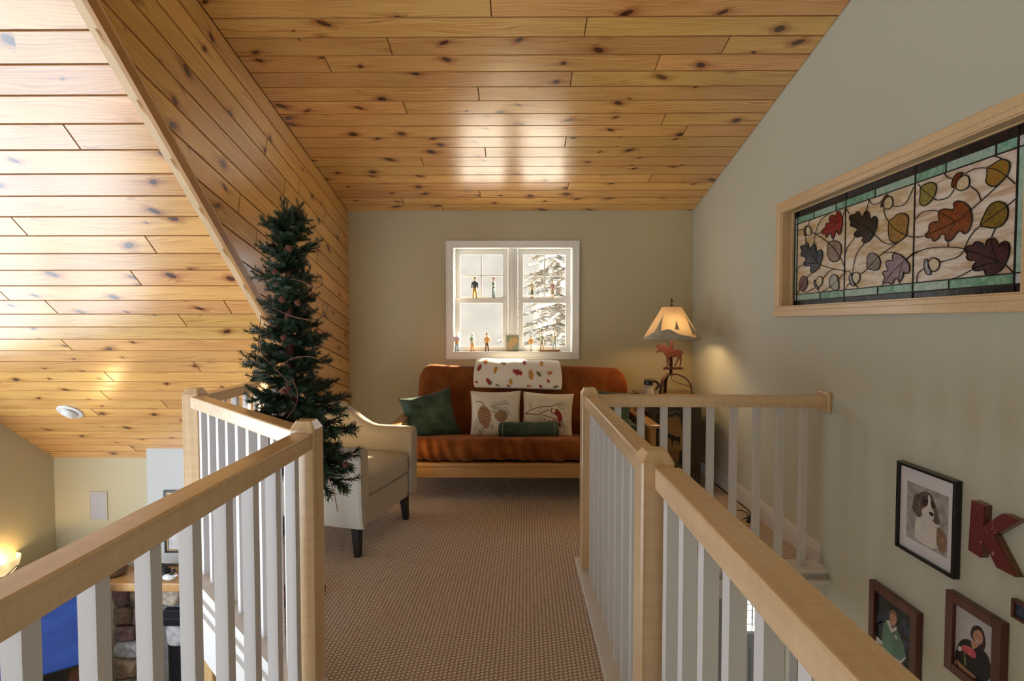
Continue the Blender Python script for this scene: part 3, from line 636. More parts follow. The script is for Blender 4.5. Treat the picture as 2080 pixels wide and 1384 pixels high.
LEAVES = [
 ('red oak', 'oak_leaf', za, ((0.42, 0.020, 0.012), (0.26, 0.012, 0.008)), [(418,490),(430,460),(470,430),(462,405),(475,390),(515,385),(500,355),(510,318),(535,300),(560,310),(578,345),(580,280),(600,258),(625,275),(630,315),(648,325),(648,385),(640,440),(625,505),(605,520),(593,480),(580,465),(565,510),(548,562),(530,550),(525,500),(500,505),(475,548),(465,540),(470,505),(440,515)], [[(418,490),(560,415),(620,360)],[(520,340),(575,400)]]),
 ('dark green and brown', 'oak_leaf', za, ((0.020, 0.022, 0.008), (0.060, 0.008, 0.008)), [(720,325),(735,300),(780,300),(800,268),(825,270),(840,310),(868,325),(885,270),(905,255),(935,280),(950,360),(975,325),(1000,315),(1025,350),(1022,420),(990,515),(940,580),(900,605),(870,600),(855,570),(880,545),(850,530),(810,545),(775,530),(775,495),(810,470),(800,440),(750,430),(725,405),(745,380),(720,350)], [[(725,330),(905,430),(990,510)],[(905,430),(895,300)],[(905,430),(800,530)]]),
 ('midnight blue', 'oak_leaf', za, ((0.012, 0.010, 0.014), (0.07, 0.065, 0.085)), [(190,650),(205,630),(240,635),(255,600),(275,605),(290,665),(310,655),(325,620),(345,612),(360,640),(365,720),(395,680),(420,680),(435,720),(425,790),(395,870),(350,915),(315,930),(295,910),(310,865),(285,850),(255,860),(225,840),(230,810),(255,790),(245,760),(200,750),(195,720),(210,695)], [[(230,820),(380,830)],[(265,640),(380,830)],[(345,640),(380,830)]]),
 ('mauve', 'oak_leaf', za, ((0.36, 0.20, 0.22), (0.24, 0.13, 0.18)), [(1085,1045),(1085,1010),(1110,980),(1080,935),(1090,910),(1150,905),(1120,860),(1115,810),(1140,790),(1195,800),(1185,740),(1205,715),(1260,725),(1320,770),(1365,830),(1375,890),(1355,935),(1325,935),(1305,910),(1300,980),(1260,1030),(1240,990),(1215,985),(1190,1045),(1165,1050),(1140,1030)], []),
 ('rust brown', 'oak_leaf', zb, ((0.36, 0.095, 0.018), (0.22, 0.045, 0.010)), [(140,865),(175,835),(170,795),(195,770),(255,765),(240,720),(245,685),(290,670),(330,680),(365,670),(350,635),(375,612),(425,620),(470,655),(490,710),(490,770),(465,840),(430,860),(405,825),(375,850),(345,900),(310,915),(290,895),(295,860),(255,860),(245,890),(205,918),(195,880),(160,890)], []),
 ('maroon', 'oak_leaf', zb, ((0.030, 0.006, 0.008), (0.095, 0.010, 0.014)), [(428,975),(450,945),(500,940),(515,912),(550,920),(590,950),(595,910),(630,885),(665,895),(695,960),(700,925),(735,908),(770,935),(765,1010),(735,1090),(690,1140),(630,1172),(590,1165),(585,1120),(545,1130),(505,1130),(488,1105),(530,1055),(470,1055),(445,1030),(460,1005)], [[(500,1110),(680,1060)]]),
 ('amber', 'aspen_leaf', za, ((0.48, 0.27, 0.045), (0.34, 0.17, 0.03)), [(1142,370),(1190,345),(1230,300),(1280,280),(1330,290),(1365,340),(1350,430),(1340,525),(1280,580),(1215,608),(1165,590),(1145,520)], [[(1142,370),(1220,460),(1340,525)]]),
 ('chestnut', 'aspen_leaf', za, ((0.30, 0.12, 0.045), (0.34, 0.27, 0.22)), [(485,605),(540,582),(590,585),(635,625),(635,690),(620,760),(590,805),(545,812),(505,785),(485,720)], []),
 ('grey pebbled', 'aspen_leaf', za, ((0.28, 0.22, 0.18), (0.42, 0.36, 0.31)), [(912,885),(912,760),(935,720),(975,710),(1015,735),(1055,780),(1055,850),(1030,895),(985,905),(950,890)], []),
 ('pale green', 'aspen_leaf', za, ((0.52, 0.52, 0.36), (0.42, 0.42, 0.36)), [(505,1060),(510,980),(545,942),(590,960),(605,1020),(610,1100),(580,1130),(545,1115)], []),
 ('speckled red', 'aspen_leaf', za, ((0.34, 0.12, 0.085), (0.15, 0.04, 0.03)), [(180,1110),(178,1030),(205,970),(235,960),(265,990),(270,1050),(245,1110),(215,1125)], []),
 ('olive yellow', 'aspen_leaf', zb, ((0.42, 0.36, 0.10), (0.30, 0.25, 0.05)), [(108,510),(150,485),(190,472),(225,490),(228,530),(205,595),(160,640),(125,655),(100,620),(110,560)], []),
 ('orange gold', 'aspen_leaf', zb, ((0.44, 0.20, 0.03), (0.36, 0.24, 0.05)), [(600,370),(650,340),(700,305),(750,310),(775,340),(760,410),(720,460),(670,505),(625,505),(590,470),(605,420)], []),
 ('hammered gold', 'aspen_leaf', zb, ((0.32, 0.20, 0.02), (0.20, 0.13, 0.02)), [(548,800),(575,730),(620,640),(680,613),(730,630),(758,660),(755,740),(710,800),(650,818),(590,805)], []),
]
ACORNS = [
 (za, [(270,530),(250,490),(255,440),(280,420),(305,450),(312,490),(300,520)], [(240,540),(228,480),(245,425),(270,418),(250,470),(255,520)], (0.14, 0.07, 0.04)),
 (za, [(1100,230),(1090,180),(1110,130),(1150,100),(1185,115),(1195,180),(1175,225),(1130,245)], [(1070,232),(1062,190),(1090,120),(1130,75),(1145,95),(1110,130),(1092,180)], (0.12, 0.02, 0.015)),
 (za, [(365,1075),(360,1020),(380,975),(410,965),(435,985),(430,1040),(405,1080)], [(385,1115),(350,1080),(335,1030),(345,1000),(358,1010),(365,1060),(395,1095)], (0.12, 0.10, 0.09)),
 (za, [(755,1010),(755,950),(790,918),(825,930),(840,960),(825,1020),(795,1050)], [(720,960),(735,940),(750,955),(752,1010),(785,1055),(770,1078),(735,1050),(722,1010)], (0.30, 0.27, 0.29)),
 (zb, [(370,520),(380,470),(415,430),(455,420),(475,455),(470,505),(430,535),(400,538)], [(340,510),(345,465),(370,415),(410,398),(428,410),(385,460),(365,520)], (0.16, 0.04, 0.02)),
 (zb, [(175,1120),(165,1075),(185,1040),(215,1032),(255,1060),(245,1110),(215,1140)], [(135,1100),(140,1050),(160,1040),(170,1080),(190,1140),(180,1165),(150,1150)], (0.32, 0.30, 0.32)),
]
def chaikin(p, k=1):
    for _ in range(k):
        q = []
        for i in range(len(p)):
            a, b = p[i], p[(i + 1) % len(p)]; q += [a * 0.75 + b * 0.25, a * 0.25 + b * 0.75]
        p = q
    return p
RL = 0.0024
for (lab, nme, fn, (ca, cb), pts, veins) in LEAVES:
    P = chaikin([inpanel(fn(q)) for q in pts])
    m_ = art_glass('glass_' + lab.replace(' ', '_'), [x * 0.72 for x in ca], [x * 0.72 for x in cb], (1, 2, 2), 18.0, bump=0.6 if lab in ('grey pebbled', 'hammered gold', 'speckled red', 'amber') else 0.2, bscale=170.0)
    lf = obj(nme, MB().prism(P, (-0.0012, 0, 0)), m_, sg); lf['label'] = lab + ' glass leaf'
    o = MB().tube([p + Vector((-0.0012, 0, 0)) for p in P], RL, 6, closed=True)
    for vn in veins: o.tube([p + Vector((-0.0012, 0, 0)) for p in smooth_path([inpanel(fn(q)) for q in vn], 4)], RL * 0.75, 6)
    obj('lead_outline', o, LEAD, lf)
NUT = art_glass('acorn_cream_glass', (0.66, 0.56, 0.36), (0.55, 0.43, 0.24), (1, 2, 2), 12.0)
for i, (fn, nut, capp, cc) in enumerate(ACORNS):
    P = chaikin([inpanel(fn(q)) for q in nut]); ac = obj('acorn', MB().prism(P, (-0.0012, 0, 0)), NUT, sg)
    Q = chaikin([inpanel(fn(q)) for q in capp]); obj('acorn_cap', MB().prism(Q, (-0.0016, 0, 0)), art_glass('acorn_cap_glass_%s' % 'abcdef'[i], cc, [x * 0.6 for x in cc], (1, 2, 2), 30.0), ac)
    obj('lead_outline', MB().tube([p + Vector((-0.0014, 0, 0)) for p in P], RL, 6, closed=True).tube([p + Vector((-0.0018, 0, 0)) for p in Q], RL * 0.9, 6, closed=True), LEAD, ac)
LINES_A = [[(118,515),(160,470),(228,458)],[(312,490),(355,510),(500,610),(620,760),(670,880),(672,920)],[(355,510),(415,497)],[(520,275),(420,350),(360,470),(335,610)],[(315,330),(290,370),(270,420)],[(250,540),(250,600)],[(118,940),(150,885),(225,838)],[(418,845),(540,885),(640,900),(672,920)],[(672,920),(560,1040),(430,1140),(400,1215)],[(310,935),(260,985),(180,1110),(160,1160)],[(440,985),(490,920),(560,885)],[(205,1125),(260,1135),(340,1090)],[(380,1115),(380,1150)],[(680,225),(720,290)],[(680,225),(650,320)],[(935,140),(905,255)],[(935,140),(970,185),(1030,180),(1065,150)],[(1195,205),(1260,210),(1340,160),(1415,0)],[(1090,235),(1110,320),(1142,370)],[(780,545),(700,650),(680,720)],[(880,610),(800,720),(765,850),(755,945)],[(995,515),(1080,595),(1150,618),(1215,612)],[(1340,525),(1415,540),(1490,540)],[(1340,530),(1190,640),(1040,750),(915,885),(840,940)],[(680,920),(710,910),(745,945)],[(680,1110),(700,1060),(725,1040)],[(785,1055),(815,1105)],[(1080,712),(1180,705),(1220,715)],[(1335,775),(1415,715),(1490,690)],[(1335,775),(1180,930),(1070,1070),(1050,1110)],[(1300,815),(1260,950),(1262,1065)],[(485,605),(560,660),(620,760)],[(548,560),(550,582)]]
LINES_B = [[(90,485),(108,510),(205,595),(260,605),(320,580),(360,525)],[(285,400),(310,440),(350,450)],[(430,415),(510,375),(600,370),(680,385),(745,430),(808,487)],[(655,265),(710,300)],[(475,505),(530,545),(555,610)],[(745,430),(670,510),(480,680),(365,770),(140,870),(60,880),(5,870)],[(60,770),(110,705),(180,685),(240,690),(310,730),(365,770),(315,860),(315,950)],[(5,1045),(60,1005),(160,965),(310,955),(425,965)],[(808,600),(750,650),(548,800),(480,870),(435,960)],[(660,820),(635,880)],[(425,985),(380,1030),(260,1065)],[(130,1115),(90,1150),(80,1230)],[(485,1125),(400,1170),(345,1215)],[(735,1085),(808,1145)],[(630,885),(640,960),(680,1060)],[(428,975),(560,1010),(680,1060),(735,1085)]]
lead = MB()
for fn, LS in ((za, LINES_A), (zb, LINES_B)):
    for ln in LS: lead.tube([p + Vector((-0.0006, 0, 0)) for p in smooth_path([inpanel(fn(q)) for q in ln], 5)], RL * 0.8, 6)
obj('lead_came', lead, LEAD, sg)
lead = MB()
for y in yb[1:5]: lead.beam((SGX - 0.001, y, Z['b0']), (SGX - 0.001, y, Z['t2']), 0.006, 0.005, (1, 0, 0))
for z in (Z['b1'], Z['g1'], Z['g2'], Z['t1']): lead.beam((SGX - 0.0012, yb[0], z), (SGX - 0.0012, yb[5], z), 0.005, 0.005, (1, 0, 0))
for y in (yb[0], yb[5]): lead.beam((SGX - 0.001, y, Z['b0']), (SGX - 0.001, y, Z['t2']), 0.005, 0.005, (1, 0, 0))
for ys, z0, z1 in ((cutT, Z['g2'], Z['t1']), (cutB, Z['b1'], Z['g1'])):
    for y in ys[1:-1]: lead.beam((SGX - 0.0014, y, z0), (SGX - 0.0014, y, z1), 0.004, 0.004, (1, 0, 0))
obj('lead_grid', lead, LEAD, sg)

# ================================================================== RAILINGS
BALW = paint('baluster_white_paint', (0.68, 0.66, 0.66), 0.36, 0.008)
RT, RH, RW = 0.965, 0.062, 0.072          # rail top, rail depth, rail width
def newel_mesh(sz=0.092, top=1.005):
    h = sz / 2; c = 0.016; mb = MB()
    prof = [(h, 0.0), (h, top - 0.030), (h - c, top)]
    def ring(k, z):
        e_ = 0.006; return [(k, -k + e_, z), (k, k - e_, z), (k - e_, k, z), (-k + e_, k, z), (-k, k - e_, z), (-k, -k + e_, z), (-k + e_, -k, z), (k - e_, -k, z)]
    vs = []; fs = []
    for k, z in prof: vs += ring(k, z)
    for i in range(2):
        for q in range(8): fs.append((i * 8 + q, i * 8 + (q + 1) % 8, (i + 1) * 8 + (q + 1) % 8, (i + 1) * 8 + q))
    fs += [tuple(range(7, -1, -1)), tuple(16 + q for q in range(8))]
    return mb.add(vs, fs).mesh('newel_post', maple_z)
NEWEL = newel_mesh(); BAL = MB().box(-0.017, 0.017, -0.017, 0.017, 0, RT - RH + 0.002 - 0.020).mesh('baluster', BALW)
def put(me, name, parent, loc, rz=0.0, bevel=0.0):
    o = bpy.data.objects.new(name, me); COL.objects.link(o); o.parent = parent
    o.location = Vector(loc) - parent.location; o.rotation_euler = (0, 0, rz); return o
def handrail(parent, a, b, mat):
    a, b = Vector((*a, RT - RH / 2)), Vector((*b, RT - RH / 2)); return obj('handrail', MB().beam(a, b, RW, RH), mat, parent, bevel=0.005)
def balusters(parent, a, b, n, rz=0.0, s=0.5):
    for k in range(n):
        f = (k + s) / n if s else (k + 1) / (n + 1); put(BAL, 'baluster', parent, (a[0] + (b[0] - a[0]) * f, a[1] + (b[1] - a[1]) * f, 0.020), rz)
NRf, NRn = (0.402, 2.89), (0.392, 1.49)
rr = thing('railing', 'maple railing with white balusters around the stairwell on the right, ending at the wall', 'railing', (0.40, 2.2, 0.0))
for p in (NRf, NRn): put(NEWEL, 'newel_post', rr, (p[0], p[1], 0.0))
handrail(rr, (0.405, NRn[1] + 0.046), (0.405, NRf[1] - 0.046), maple_y)
handrail(rr, (0.418, -1.249), (0.418, NRn[1] - 0.046), maple_y)
handrail(rr, (NRf[0] + 0.046, 2.89), (XR - 0.020, 2.89), maple_x)
obj('wall_rosette', MB().box(XR - 0.021, XR - 0.0005, 2.835, 2.945, 0.875, 0.985), maple_z, rr, bevel=0.005)
for k in range(9): put(BAL, 'baluster', rr, (0.405, NRn[1] + 0.14 * (k + 1), 0.020))
for k in range(18): put(BAL, 'baluster', rr, (0.418, NRn[1] - 0.085 - 0.137 * k, 0.020))
for px in (1255, 1302, 1349, 1396, 1443.5, 1490.5, 1538, 1585, 1633):
    put(BAL, 'baluster', rr, (on(px, 900, 'y', 2.885).x - 0.002, 2.89, 0.020))
NLn, NLf = (-0.775, 1.925), (-1.765, 2.865)
rl = thing('railing', 'maple railing with white balusters on the left, bending diagonally past the tree', 'railing', (-0.775, 1.9, 0.0))
put(NEWEL, 'newel_post', rl, (NLn[0], NLn[1], 0.0)); put(NEWEL, 'newel_post', rl, (NLf[0], NLf[1], 0.0))
handrail(rl, (-0.775, -1.249), (-0.775, NLn[1] - 0.046), maple_y)
dv = (Vector(NLf) - Vector(NLn)).normalized(); ang = math.atan2(dv.y, dv.x)
handrail(rl, Vector(NLn) + dv * 0.047, Vector(NLf) - dv * 0.047, maple_d)
handrail(rl, (-1.765, NLf[1] + 0.046), (-1.765, YW - 0.001), maple_y)
for k in range(22): put(BAL, 'baluster', rl, (-0.775, 1.795 - 0.142 * k, 0.020))
A_, B_ = Vector(NLn) + dv * 0.06, Vector(NLf) - dv * 0.06
for k in range(9): p = A_.lerp(B_, (k + 0.65) / 9.3); put(BAL, 'baluster', rl, (p.x, p.y, 0.020), ang)
for k in range(15): put(BAL, 'baluster', rl, (-1.765, NLf[1] + 0.046 + 0.14 * (k + 0.6), 0.020))
# pine column below the far newel
cl = tag(obj('column', MB().box(-1.80, -1.70, 2.87, 2.97, LOW, -0.36), board_wood('pine_column', (0.66, 0.45, 0.22), (0.55, 0.33, 0.13), 'z'), bevel=0.006), 'square pine column holding up the loft under the left railing', 'column')

# ================================================================== soft shapes
def rbox(hx, hy, hz, r, n=(10, 6, 4), warp=None, c=(0, 0, 0)):
    """rounded box with welded corners; warp(p) displaces a local point"""
    mb = MB(); idx = {}; H = (hx, hy, hz)
    def vid(p):
        k = tuple(round(x, 5) for x in p)
        if k not in idx:
            P = Vector(p); q = Vector([max(-(H[i] - r), min(H[i] - r, P[i])) for i in range(3)]); d = P - q
            if d.length > 1e-9: P = q + d.normalized() * r
            if warp: P = Vector(warp(P))
            idx[k] = len(mb.v); mb.v.append((P + Vector(c))[:])
        return idx[k]
    for ax in range(3):
        u, v = (ax + 1) % 3, (ax + 2) % 3
        def ticks(i):
            inner = [-(H[i] - r) + 2 * (H[i] - r) * k / n[i] for k in range(n[i] + 1)]
            e = [-H[i] + r * (1 - math.cos(k * PI / 8)) * 1.0 for k in range(4)]
            return e + inner + [-x for x in reversed(e)]
        for sgn in (-1, 1):
            U, V = ticks(u), ticks(v)
            for i in range(len(U) - 1):
                for j in range(len(V) - 1):
                    q = []
                    for (a, b) in ((U[i], V[j]), (U[i + 1], V[j]), (U[i + 1], V[j + 1]), (U[i], V[j + 1])):
                        p = [0, 0, 0]; p[ax] = sgn * H[ax]; p[u] = a; p[v] = b; q.append(vid(p))
                    q = list(dict.fromkeys(q))
                    if len(q) > 2: mb.f.append(tuple(q if sgn > 0 else reversed(q))); mb.mi.append(mb.cur)
    return mb
def velvet(name, lo, hi, scale=5.0, sheen=0.6):
    m, nt, b, out = nm(name)
    n = NOISE(nt, OBJ(nt), scale, 4.0, 0.6); f = NOISE(nt, OBJ(nt), 300.0, 2.0)
    L(nt, MIX(nt, RANGE(nt, n.outputs[0], 0.3, 0.72), c4(lo), c4(hi)), b.inputs['Base Color'])
    b.inputs['Roughness'].default_value = 0.85; b.inputs['Sheen Weight'].default_value = sheen; b.inputs['Sheen Roughness'].default_value = 0.35
    b.inputs['Sheen Tint'].default_value = c4([min(1, x * 2.2 + 0.1) for x in hi]); b.inputs['Specular IOR Level'].default_value = 0.2
    BUMP(nt, b, M(nt, 'ADD', M(nt, 'MULTIPLY', n.outputs[0], 1.0), M(nt, 'MULTIPLY', f.outputs[0], 0.15)), 0.35, 0.012); MATS[name] = m; return m
def weave(name, a, b_, scale=900.0):
    m, nt, b, out = nm(name)
    v = OBJ(nt); n = NOISE(nt, v, scale, 2.0); big = NOISE(nt, v, 6.0, 3.0)
    L(nt, MIX(nt, RANGE(nt, n.outputs[0], 0.3, 0.7), c4(a), c4(b_)), b.inputs['Base Color']); b.inputs['Roughness'].default_value = 0.9
    b.inputs['Sheen Weight'].default_value = 0.15; b.inputs['Specular IOR Level'].default_value = 0.2
    BUMP(nt, b, M(nt, 'ADD', big.outputs[0], M(nt, 'MULTIPLY', n.outputs[0], 0.2)), 0.30, 0.006); MATS[name] = m; return m

# ================================================================== FUTON
RUST = velvet('rust_velvet', (0.150, 0.036, 0.007), (0.245, 0.074, 0.013))
OAK_L, OAK_D = (0.52, 0.285, 0.095), (0.37, 0.175, 0.048)
oak_x = board_wood('oak_x', OAK_L, OAK_D, 'x'); oak_y = board_wood('oak_y', OAK_L, OAK_D, 'y'); oak_z = board_wood('oak_z', OAK_L, OAK_D, 'z')
fu = thing('futon_sofa', 'rust velvet futon sofa with wooden frame under the window', 'sofa', (0.055, 4.30, 0.0))
FX0, FX1 = -0.872, 0.982
obj('front_rail', MB().box(FX0 - 0.0, FX1 + 0.0, 3.905, 3.935, 0.200, 0.285).box(FX0, FX1, 3.895, 3.94, 0.285, 0.312), oak_x, fu, bevel=0.004)
obj('back_rail', MB().box(FX0, FX1, 4.72, 4.75, 0.20, 0.29), oak_x, fu, bevel=0.004)
obj('seat_slats', MB().box(FX0, FX1, 3.94, 4.72, 0.255, 0.27), oak_x, fu)
for sx, x0, x1 in ((-1, FX0 - 0.088, FX0 - 0.002), (1, FX1 + 0.002, FX1 + 0.088)):
    ar = obj('armrest', MB().box(x0, x1, 3.90, 4.78, 0.575, 0.600), oak_y, fu, bevel=0.006)
    for y0, y1 in ((3.925, 3.985), (4.70, 4.76)): obj('leg', MB().box((x0 + x1) / 2 - 0.020, (x0 + x1) / 2 + 0.020, y0, y1, 0.0, 0.575), oak_z, fu, bevel=0.004)
    obj('arm_rail', MB().box((x0 + x1) / 2 - 0.012, (x0 + x1) / 2 + 0.012, 3.985, 4.70, 0.22, 0.29), oak_y, fu)
    for k in range(6):
        y = 4.07 + k * 0.105; obj('arm_slat', MB().box((x0 + x1) / 2 - 0.008, (x0 + x1) / 2 + 0.008, y, y + 0.05, 0.29, 0.575), oak_z, fu)
rf = random.Random(3)
def seat_warp(p):
    x, y, z = p
    k = max(0.0, (z + 0.02) / 0.1)
    z2 = z - 0.105 * (y + 0.32) / 0.64 * 0.9 + 0.05
    if y < -0.22: z2 += 0.006 * math.sin(x * 41 + 1.3 * math.sin(x * 7)) * (1 if z > -0.03 else 0.3)
    y2 = y + (0.011 * math.sin(x * 63 + 2.2 * math.sin(x * 9) + z * 16) + 0.009 * math.sin(x * 27 + z * 30) if y < -0.24 else 0)
    z2 += 0.006 * math.sin(x * 9.0) * math.cos(y * 11)
    return (x, y2, z2)
obj('seat_mattress', rbox(0.915, 0.325, 0.085, 0.072, (130, 14, 3), seat_warp, (0.055, 4.215, 0.364)), RUST, fu, smooth=True)
LEAN = 0.36
def back_warp(p):
    x, y, z = p
    u = (x / 0.93); wv2 = (z / 0.30)
    for (tx, tz) in ((-0.6, 0.0), (-0.2, 0.0), (0.2, 0.0), (0.6, 0.0), (-0.4, 0.16), (0, 0.16), (0.4, 0.16), (0.8, 0.0), (-0.8, 0.1)):
        d2 = (x - tx) ** 2 + (z - tz) ** 2; y += 0.016 * math.exp(-d2 / 0.004) * (1 if y < 0 else 0)
    # rounded upper corners
    if z > 0.12 and abs(x) > 0.80:
        ex = (abs(x) - 0.80) / 0.13; z -= 0.085 * ex * ex * min(1, (z - 0.12) / 0.15)
    z += 0.010 * math.sin(x * 5 + 0.6) * (1 if z > 0.2 else 0) - 0.018 * (x + 0.93) / 1.86 * (1 if z > 0.1 else 0)
    y += 0.004 * math.sin(x * 13) * math.sin(z * 17)
    return (x, y * math.cos(LEAN) + z * math.sin(LEAN), z * math.cos(LEAN) - y * math.sin(LEAN))
obj('back_mattress', rbox(0.93, 0.085, 0.335, 0.080, (64, 6, 22), back_warp, (0.056, 4.645, 0.665)), RUST, fu, smooth=True)
obj('back_frame', MB().beam((FX0 + 0.1, 4.66, 0.30), (FX0 + 0.1, 4.88, 0.86), 0.05, 0.03, (0, 1, 0.3)).beam((FX1 - 0.1, 4.66, 0.30), (FX1 - 0.1, 4.88, 0.86), 0.05, 0.03, (0, 1, 0.3)), oak_z, fu)

# ---- cushions
def pillow_fn(w, h, t, wr=0.0, seed=0, pinch=0.07):
    def fn(u, v, side, lift=0.0):
        x = w / 2 * u * (1 - pinch * (1 - v * v) * abs(u) ** 2); z = h / 2 * v * (1 - pinch * (1 - u * u) * abs(v) ** 2)
        pr = max(0.0, (1 - u ** 4) * (1 - v ** 4)) ** 0.62
        y = t * pr + wr * pr * math.sin(u * 6 + v * 9 + seed) * math.sin(v * 5 - u * 4 + seed * 2)
        return (x, side * (y + lift), z)
    return fn
def pillow_mesh(fn, n=26):
    mb = MB()
    f = lambda s: (lambda a, b: fn(2 * a - 1, 2 * b - 1, s))
    mb.grid(f(-1), n, n); k = len(mb.f); mb.grid(f(1), n, n)
    for i in range(k, len(mb.f)): mb.f[i] = tuple(reversed(mb.f[i]))
    # weld the rim
    idx = {}; remap = []
    nv = []
    for p in mb.v:
        key = tuple(round(q, 5) for q in p)
        if key not in idx: idx[key] = len(nv); nv.append(p)
        remap.append(idx[key])
    mb.v = nv; mb.f = [tuple(dict.fromkeys(remap[i] for i in f_)) for f_ in mb.f]; keep = [i for i, f_ in enumerate(mb.f) if len(f_) > 2]
    mb.f = [mb.f[i] for i in keep]; mb.mi = [0] * len(mb.f); return mb
def place(o, loc, rx, ry, rz): o.location = loc; o.rotation_euler = (rx, ry, rz)
LINEN = weave('cream_linen', (0.66, 0.60, 0.50), (0.76, 0.71, 0.62))
GREENV = velvet('forest_green_velvet', (0.030, 0.052, 0.036), (0.075, 0.110, 0.080), 7.0, 0.35)
BRN = plain('brown_thread', (0.105, 0.040, 0.022), 0.8); TANT = plain('tan_thread', (0.47, 0.27, 0.15), 0.8); GRT = plain('dark_green_thread', (0.035, 0.060, 0.040), 0.8); REDT = plain('crimson_thread', (0.24, 0.022, 0.025), 0.8); GRY = plain('grey_green_thread', (0.20, 0.25, 0.20), 0.8)
def stitch(mb, fn, pts, r=0.0016, k=4):
    P = [(Vector((u, v, 0))) for u, v in pts]; P = smooth_path(P, k); mb.tube([fn(max(-0.97, min(0.97, p.x)), max(-0.97, min(0.97, p.y)), -1, 0.0012) for p in P], r, 5)
def patch(mb, fn, pts, lift=0.0012, rings=3):
    n = len(pts); c = (sum(p[0] for p in pts) / n, sum(p[1] for p in pts) / n); vs = [fn(c[0], c[1], -1, lift)]; fs = []
    cl_ = lambda q: max(-0.97, min(0.97, q))
    for k in range(1, rings + 1):
        f = k / rings; vs += [fn(cl_(c[0] + (u - c[0]) * f), cl_(c[1] + (v - c[1]) * f), -1, lift) for u, v in pts]
    fs += [(0, 1 + i, 1 + (i + 1) % n) for i in range(n)]
    for k in range(rings - 1):
        o = 1 + k * n; fs += [(o + i, o + n + i, o + n + (i + 1) % n, o + (i + 1) % n) for i in range(n)]
    mb.add(vs, fs)
# pine cone cushion: image zoom (165..1050, 175..990) of the cushion -> u, v
pf = pillow_fn(0.425, 0.405, 0.062, 0.004, 1)
def uvA(q): return ((q[0] - 607) / 442.0, -(q[1] - 585) / 405.0)
pc = obj('throw_pillow', pillow_mesh(pf), LINEN, None, smooth=True); tag(pc, 'cream throw pillow embroidered with two brown pine cones', 'pillow', 'pillows on the futon')
place(pc, (-0.172, 4.335, 0.600), -0.33, 0.0, 0.03)
def cone(mb_t, mb_b, fn, uvf, axis0, axis1, wd):
    a, b = Vector((*uvf(axis0), 0)), Vector((*uvf(axis1), 0)); d = b - a; s_ = Vector((-d.y, d.x, 0)).normalized()
    prof = [(0.0, 0.10), (0.10, 0.62), (0.28, 0.98), (0.5, 1.0), (0.72, 0.78), (0.9, 0.42), (1.0, 0.14)]
    L_ = [a + d * t + s_ * wd * k for t, k in prof]; R_ = [a + d * t - s_ * wd * k for t, k in reversed(prof)]
    patch(mb_t, fn, [(p.x, p.y) for p in L_ + R_], 0.0016, 6)
    def wdt(t):
        for i in range(len(prof) - 1):
            if prof[i][0] <= t <= prof[i + 1][0]:
                f = (t - prof[i][0]) / (prof[i + 1][0] - prof[i][0]); return wd * (prof[i][1] * (1 - f) + prof[i + 1][1] * f)
        return 0.02
    nr = 11
    for i in range(nr):
        t = 0.04 + 0.92 * i / (nr - 1); ww = wdt(t); m_ = max(2, int(ww / wd * 5 + 1))
        for k in range(m_):
            o = ((k + 0.5 + (0.25 if i % 2 else -0.25)) / m_ * 2 - 1) * ww * 0.92; c = a + d * t + s_ * o
            hw, hh = ww / m_ * 0.70, d.length * 0.030
            q = [c + s_ * hw - d.normalized() * hh * 0.4, c + d.normalized() * hh, c - s_ * hw - d.normalized() * hh * 0.4, c - d.normalized() * hh * 1.2]
            patch(mb_b, fn, [(p.x, p.y) for p in q], 0.0042, 1)
mt, mbk, mg = MB(), MB(), MB()
cone(mt, mbk, pf, uvA, (375, 455), (460, 830), 0.27); cone(mt, mbk, pf, uvA, (690, 535), (720, 735), 0.26)
stitch(mbk, pf, [uvA(q) for q in ((250, 390), (300, 378), (370, 400), (430, 455))], 0.0030); stitch(mbk, pf, [uvA(q) for q in ((545, 560), (620, 560))], 0.0028)
for q in ([(510,470),(550,420),(605,380)],[(530,480),(640,410),(795,362)],[(545,480),(680,420),(840,402)],[(560,485),(700,440),(850,428)],[(560,495),(700,480),(838,497)],[(560,510),(700,505),(825,528)],[(570,525),(720,530),(862,548)],[(780,560),(830,565),(865,582)],[(800,590),(890,610)],[(320,640),(250,700),(200,790)],[(330,670),(270,740),(220,850)],[(340,690),(280,780),(245,880)],[(350,710),(310,790),(290,935)],[(370,740),(340,830),(320,940)],[(400,790),(360,880),(330,945)],[(340,860),(355,945)],[(405,815),(395,890),(378,945)],[(520,770),(590,795)],[(515,790),(575,820)],[(510,810),(560,848)]): stitch(mg, pf, [uvA(p) for p in q])
obj('pine_cone_embroidery', mt, TANT, pc, local=True); tag(obj('cone_scale_embroidery', mbk, BRN, pc, local=True), kind='stuff'); tag(obj('needle_embroidery', mg, GRT, pc, local=True), kind='stuff')
# bird cushion
bf = pillow_fn(0.430, 0.400, 0.058, 0.007, 4)
def uvB(q): return ((q[0] - 1490) / 440.0, -(q[1] - 590) / 400.0)
pb = obj('throw_pillow', pillow_mesh(bf), weave('cream_gathered_linen', (0.64, 0.57, 0.44), (0.76, 0.70, 0.58)), None, smooth=True); tag(pb, 'cream throw pillow embroidered with a red bird on a branch', 'pillow', 'pillows on the futon')
place(pb, (0.258, 4.345, 0.588), -0.35, 0.045, -0.04)
mr, mg2 = MB(), MB()
for q in ([(1090,580),(1200,520),(1350,470),(1560,440),(1640,400)],[(1090,585),(1250,590),(1400,600),(1560,635),(1680,665)],[(1360,575),(1430,545),(1500,505)]): stitch(mr, bf, [uvB(p) for p in q], 0.0030)
body = [(1600,490),(1650,490),(1700,530),(1730,590),(1750,650),(1720,690),(1720,780),(1690,770),(1690,680),(1650,620),(1600,560),(1550,550),(1530,510),(1550,480)]
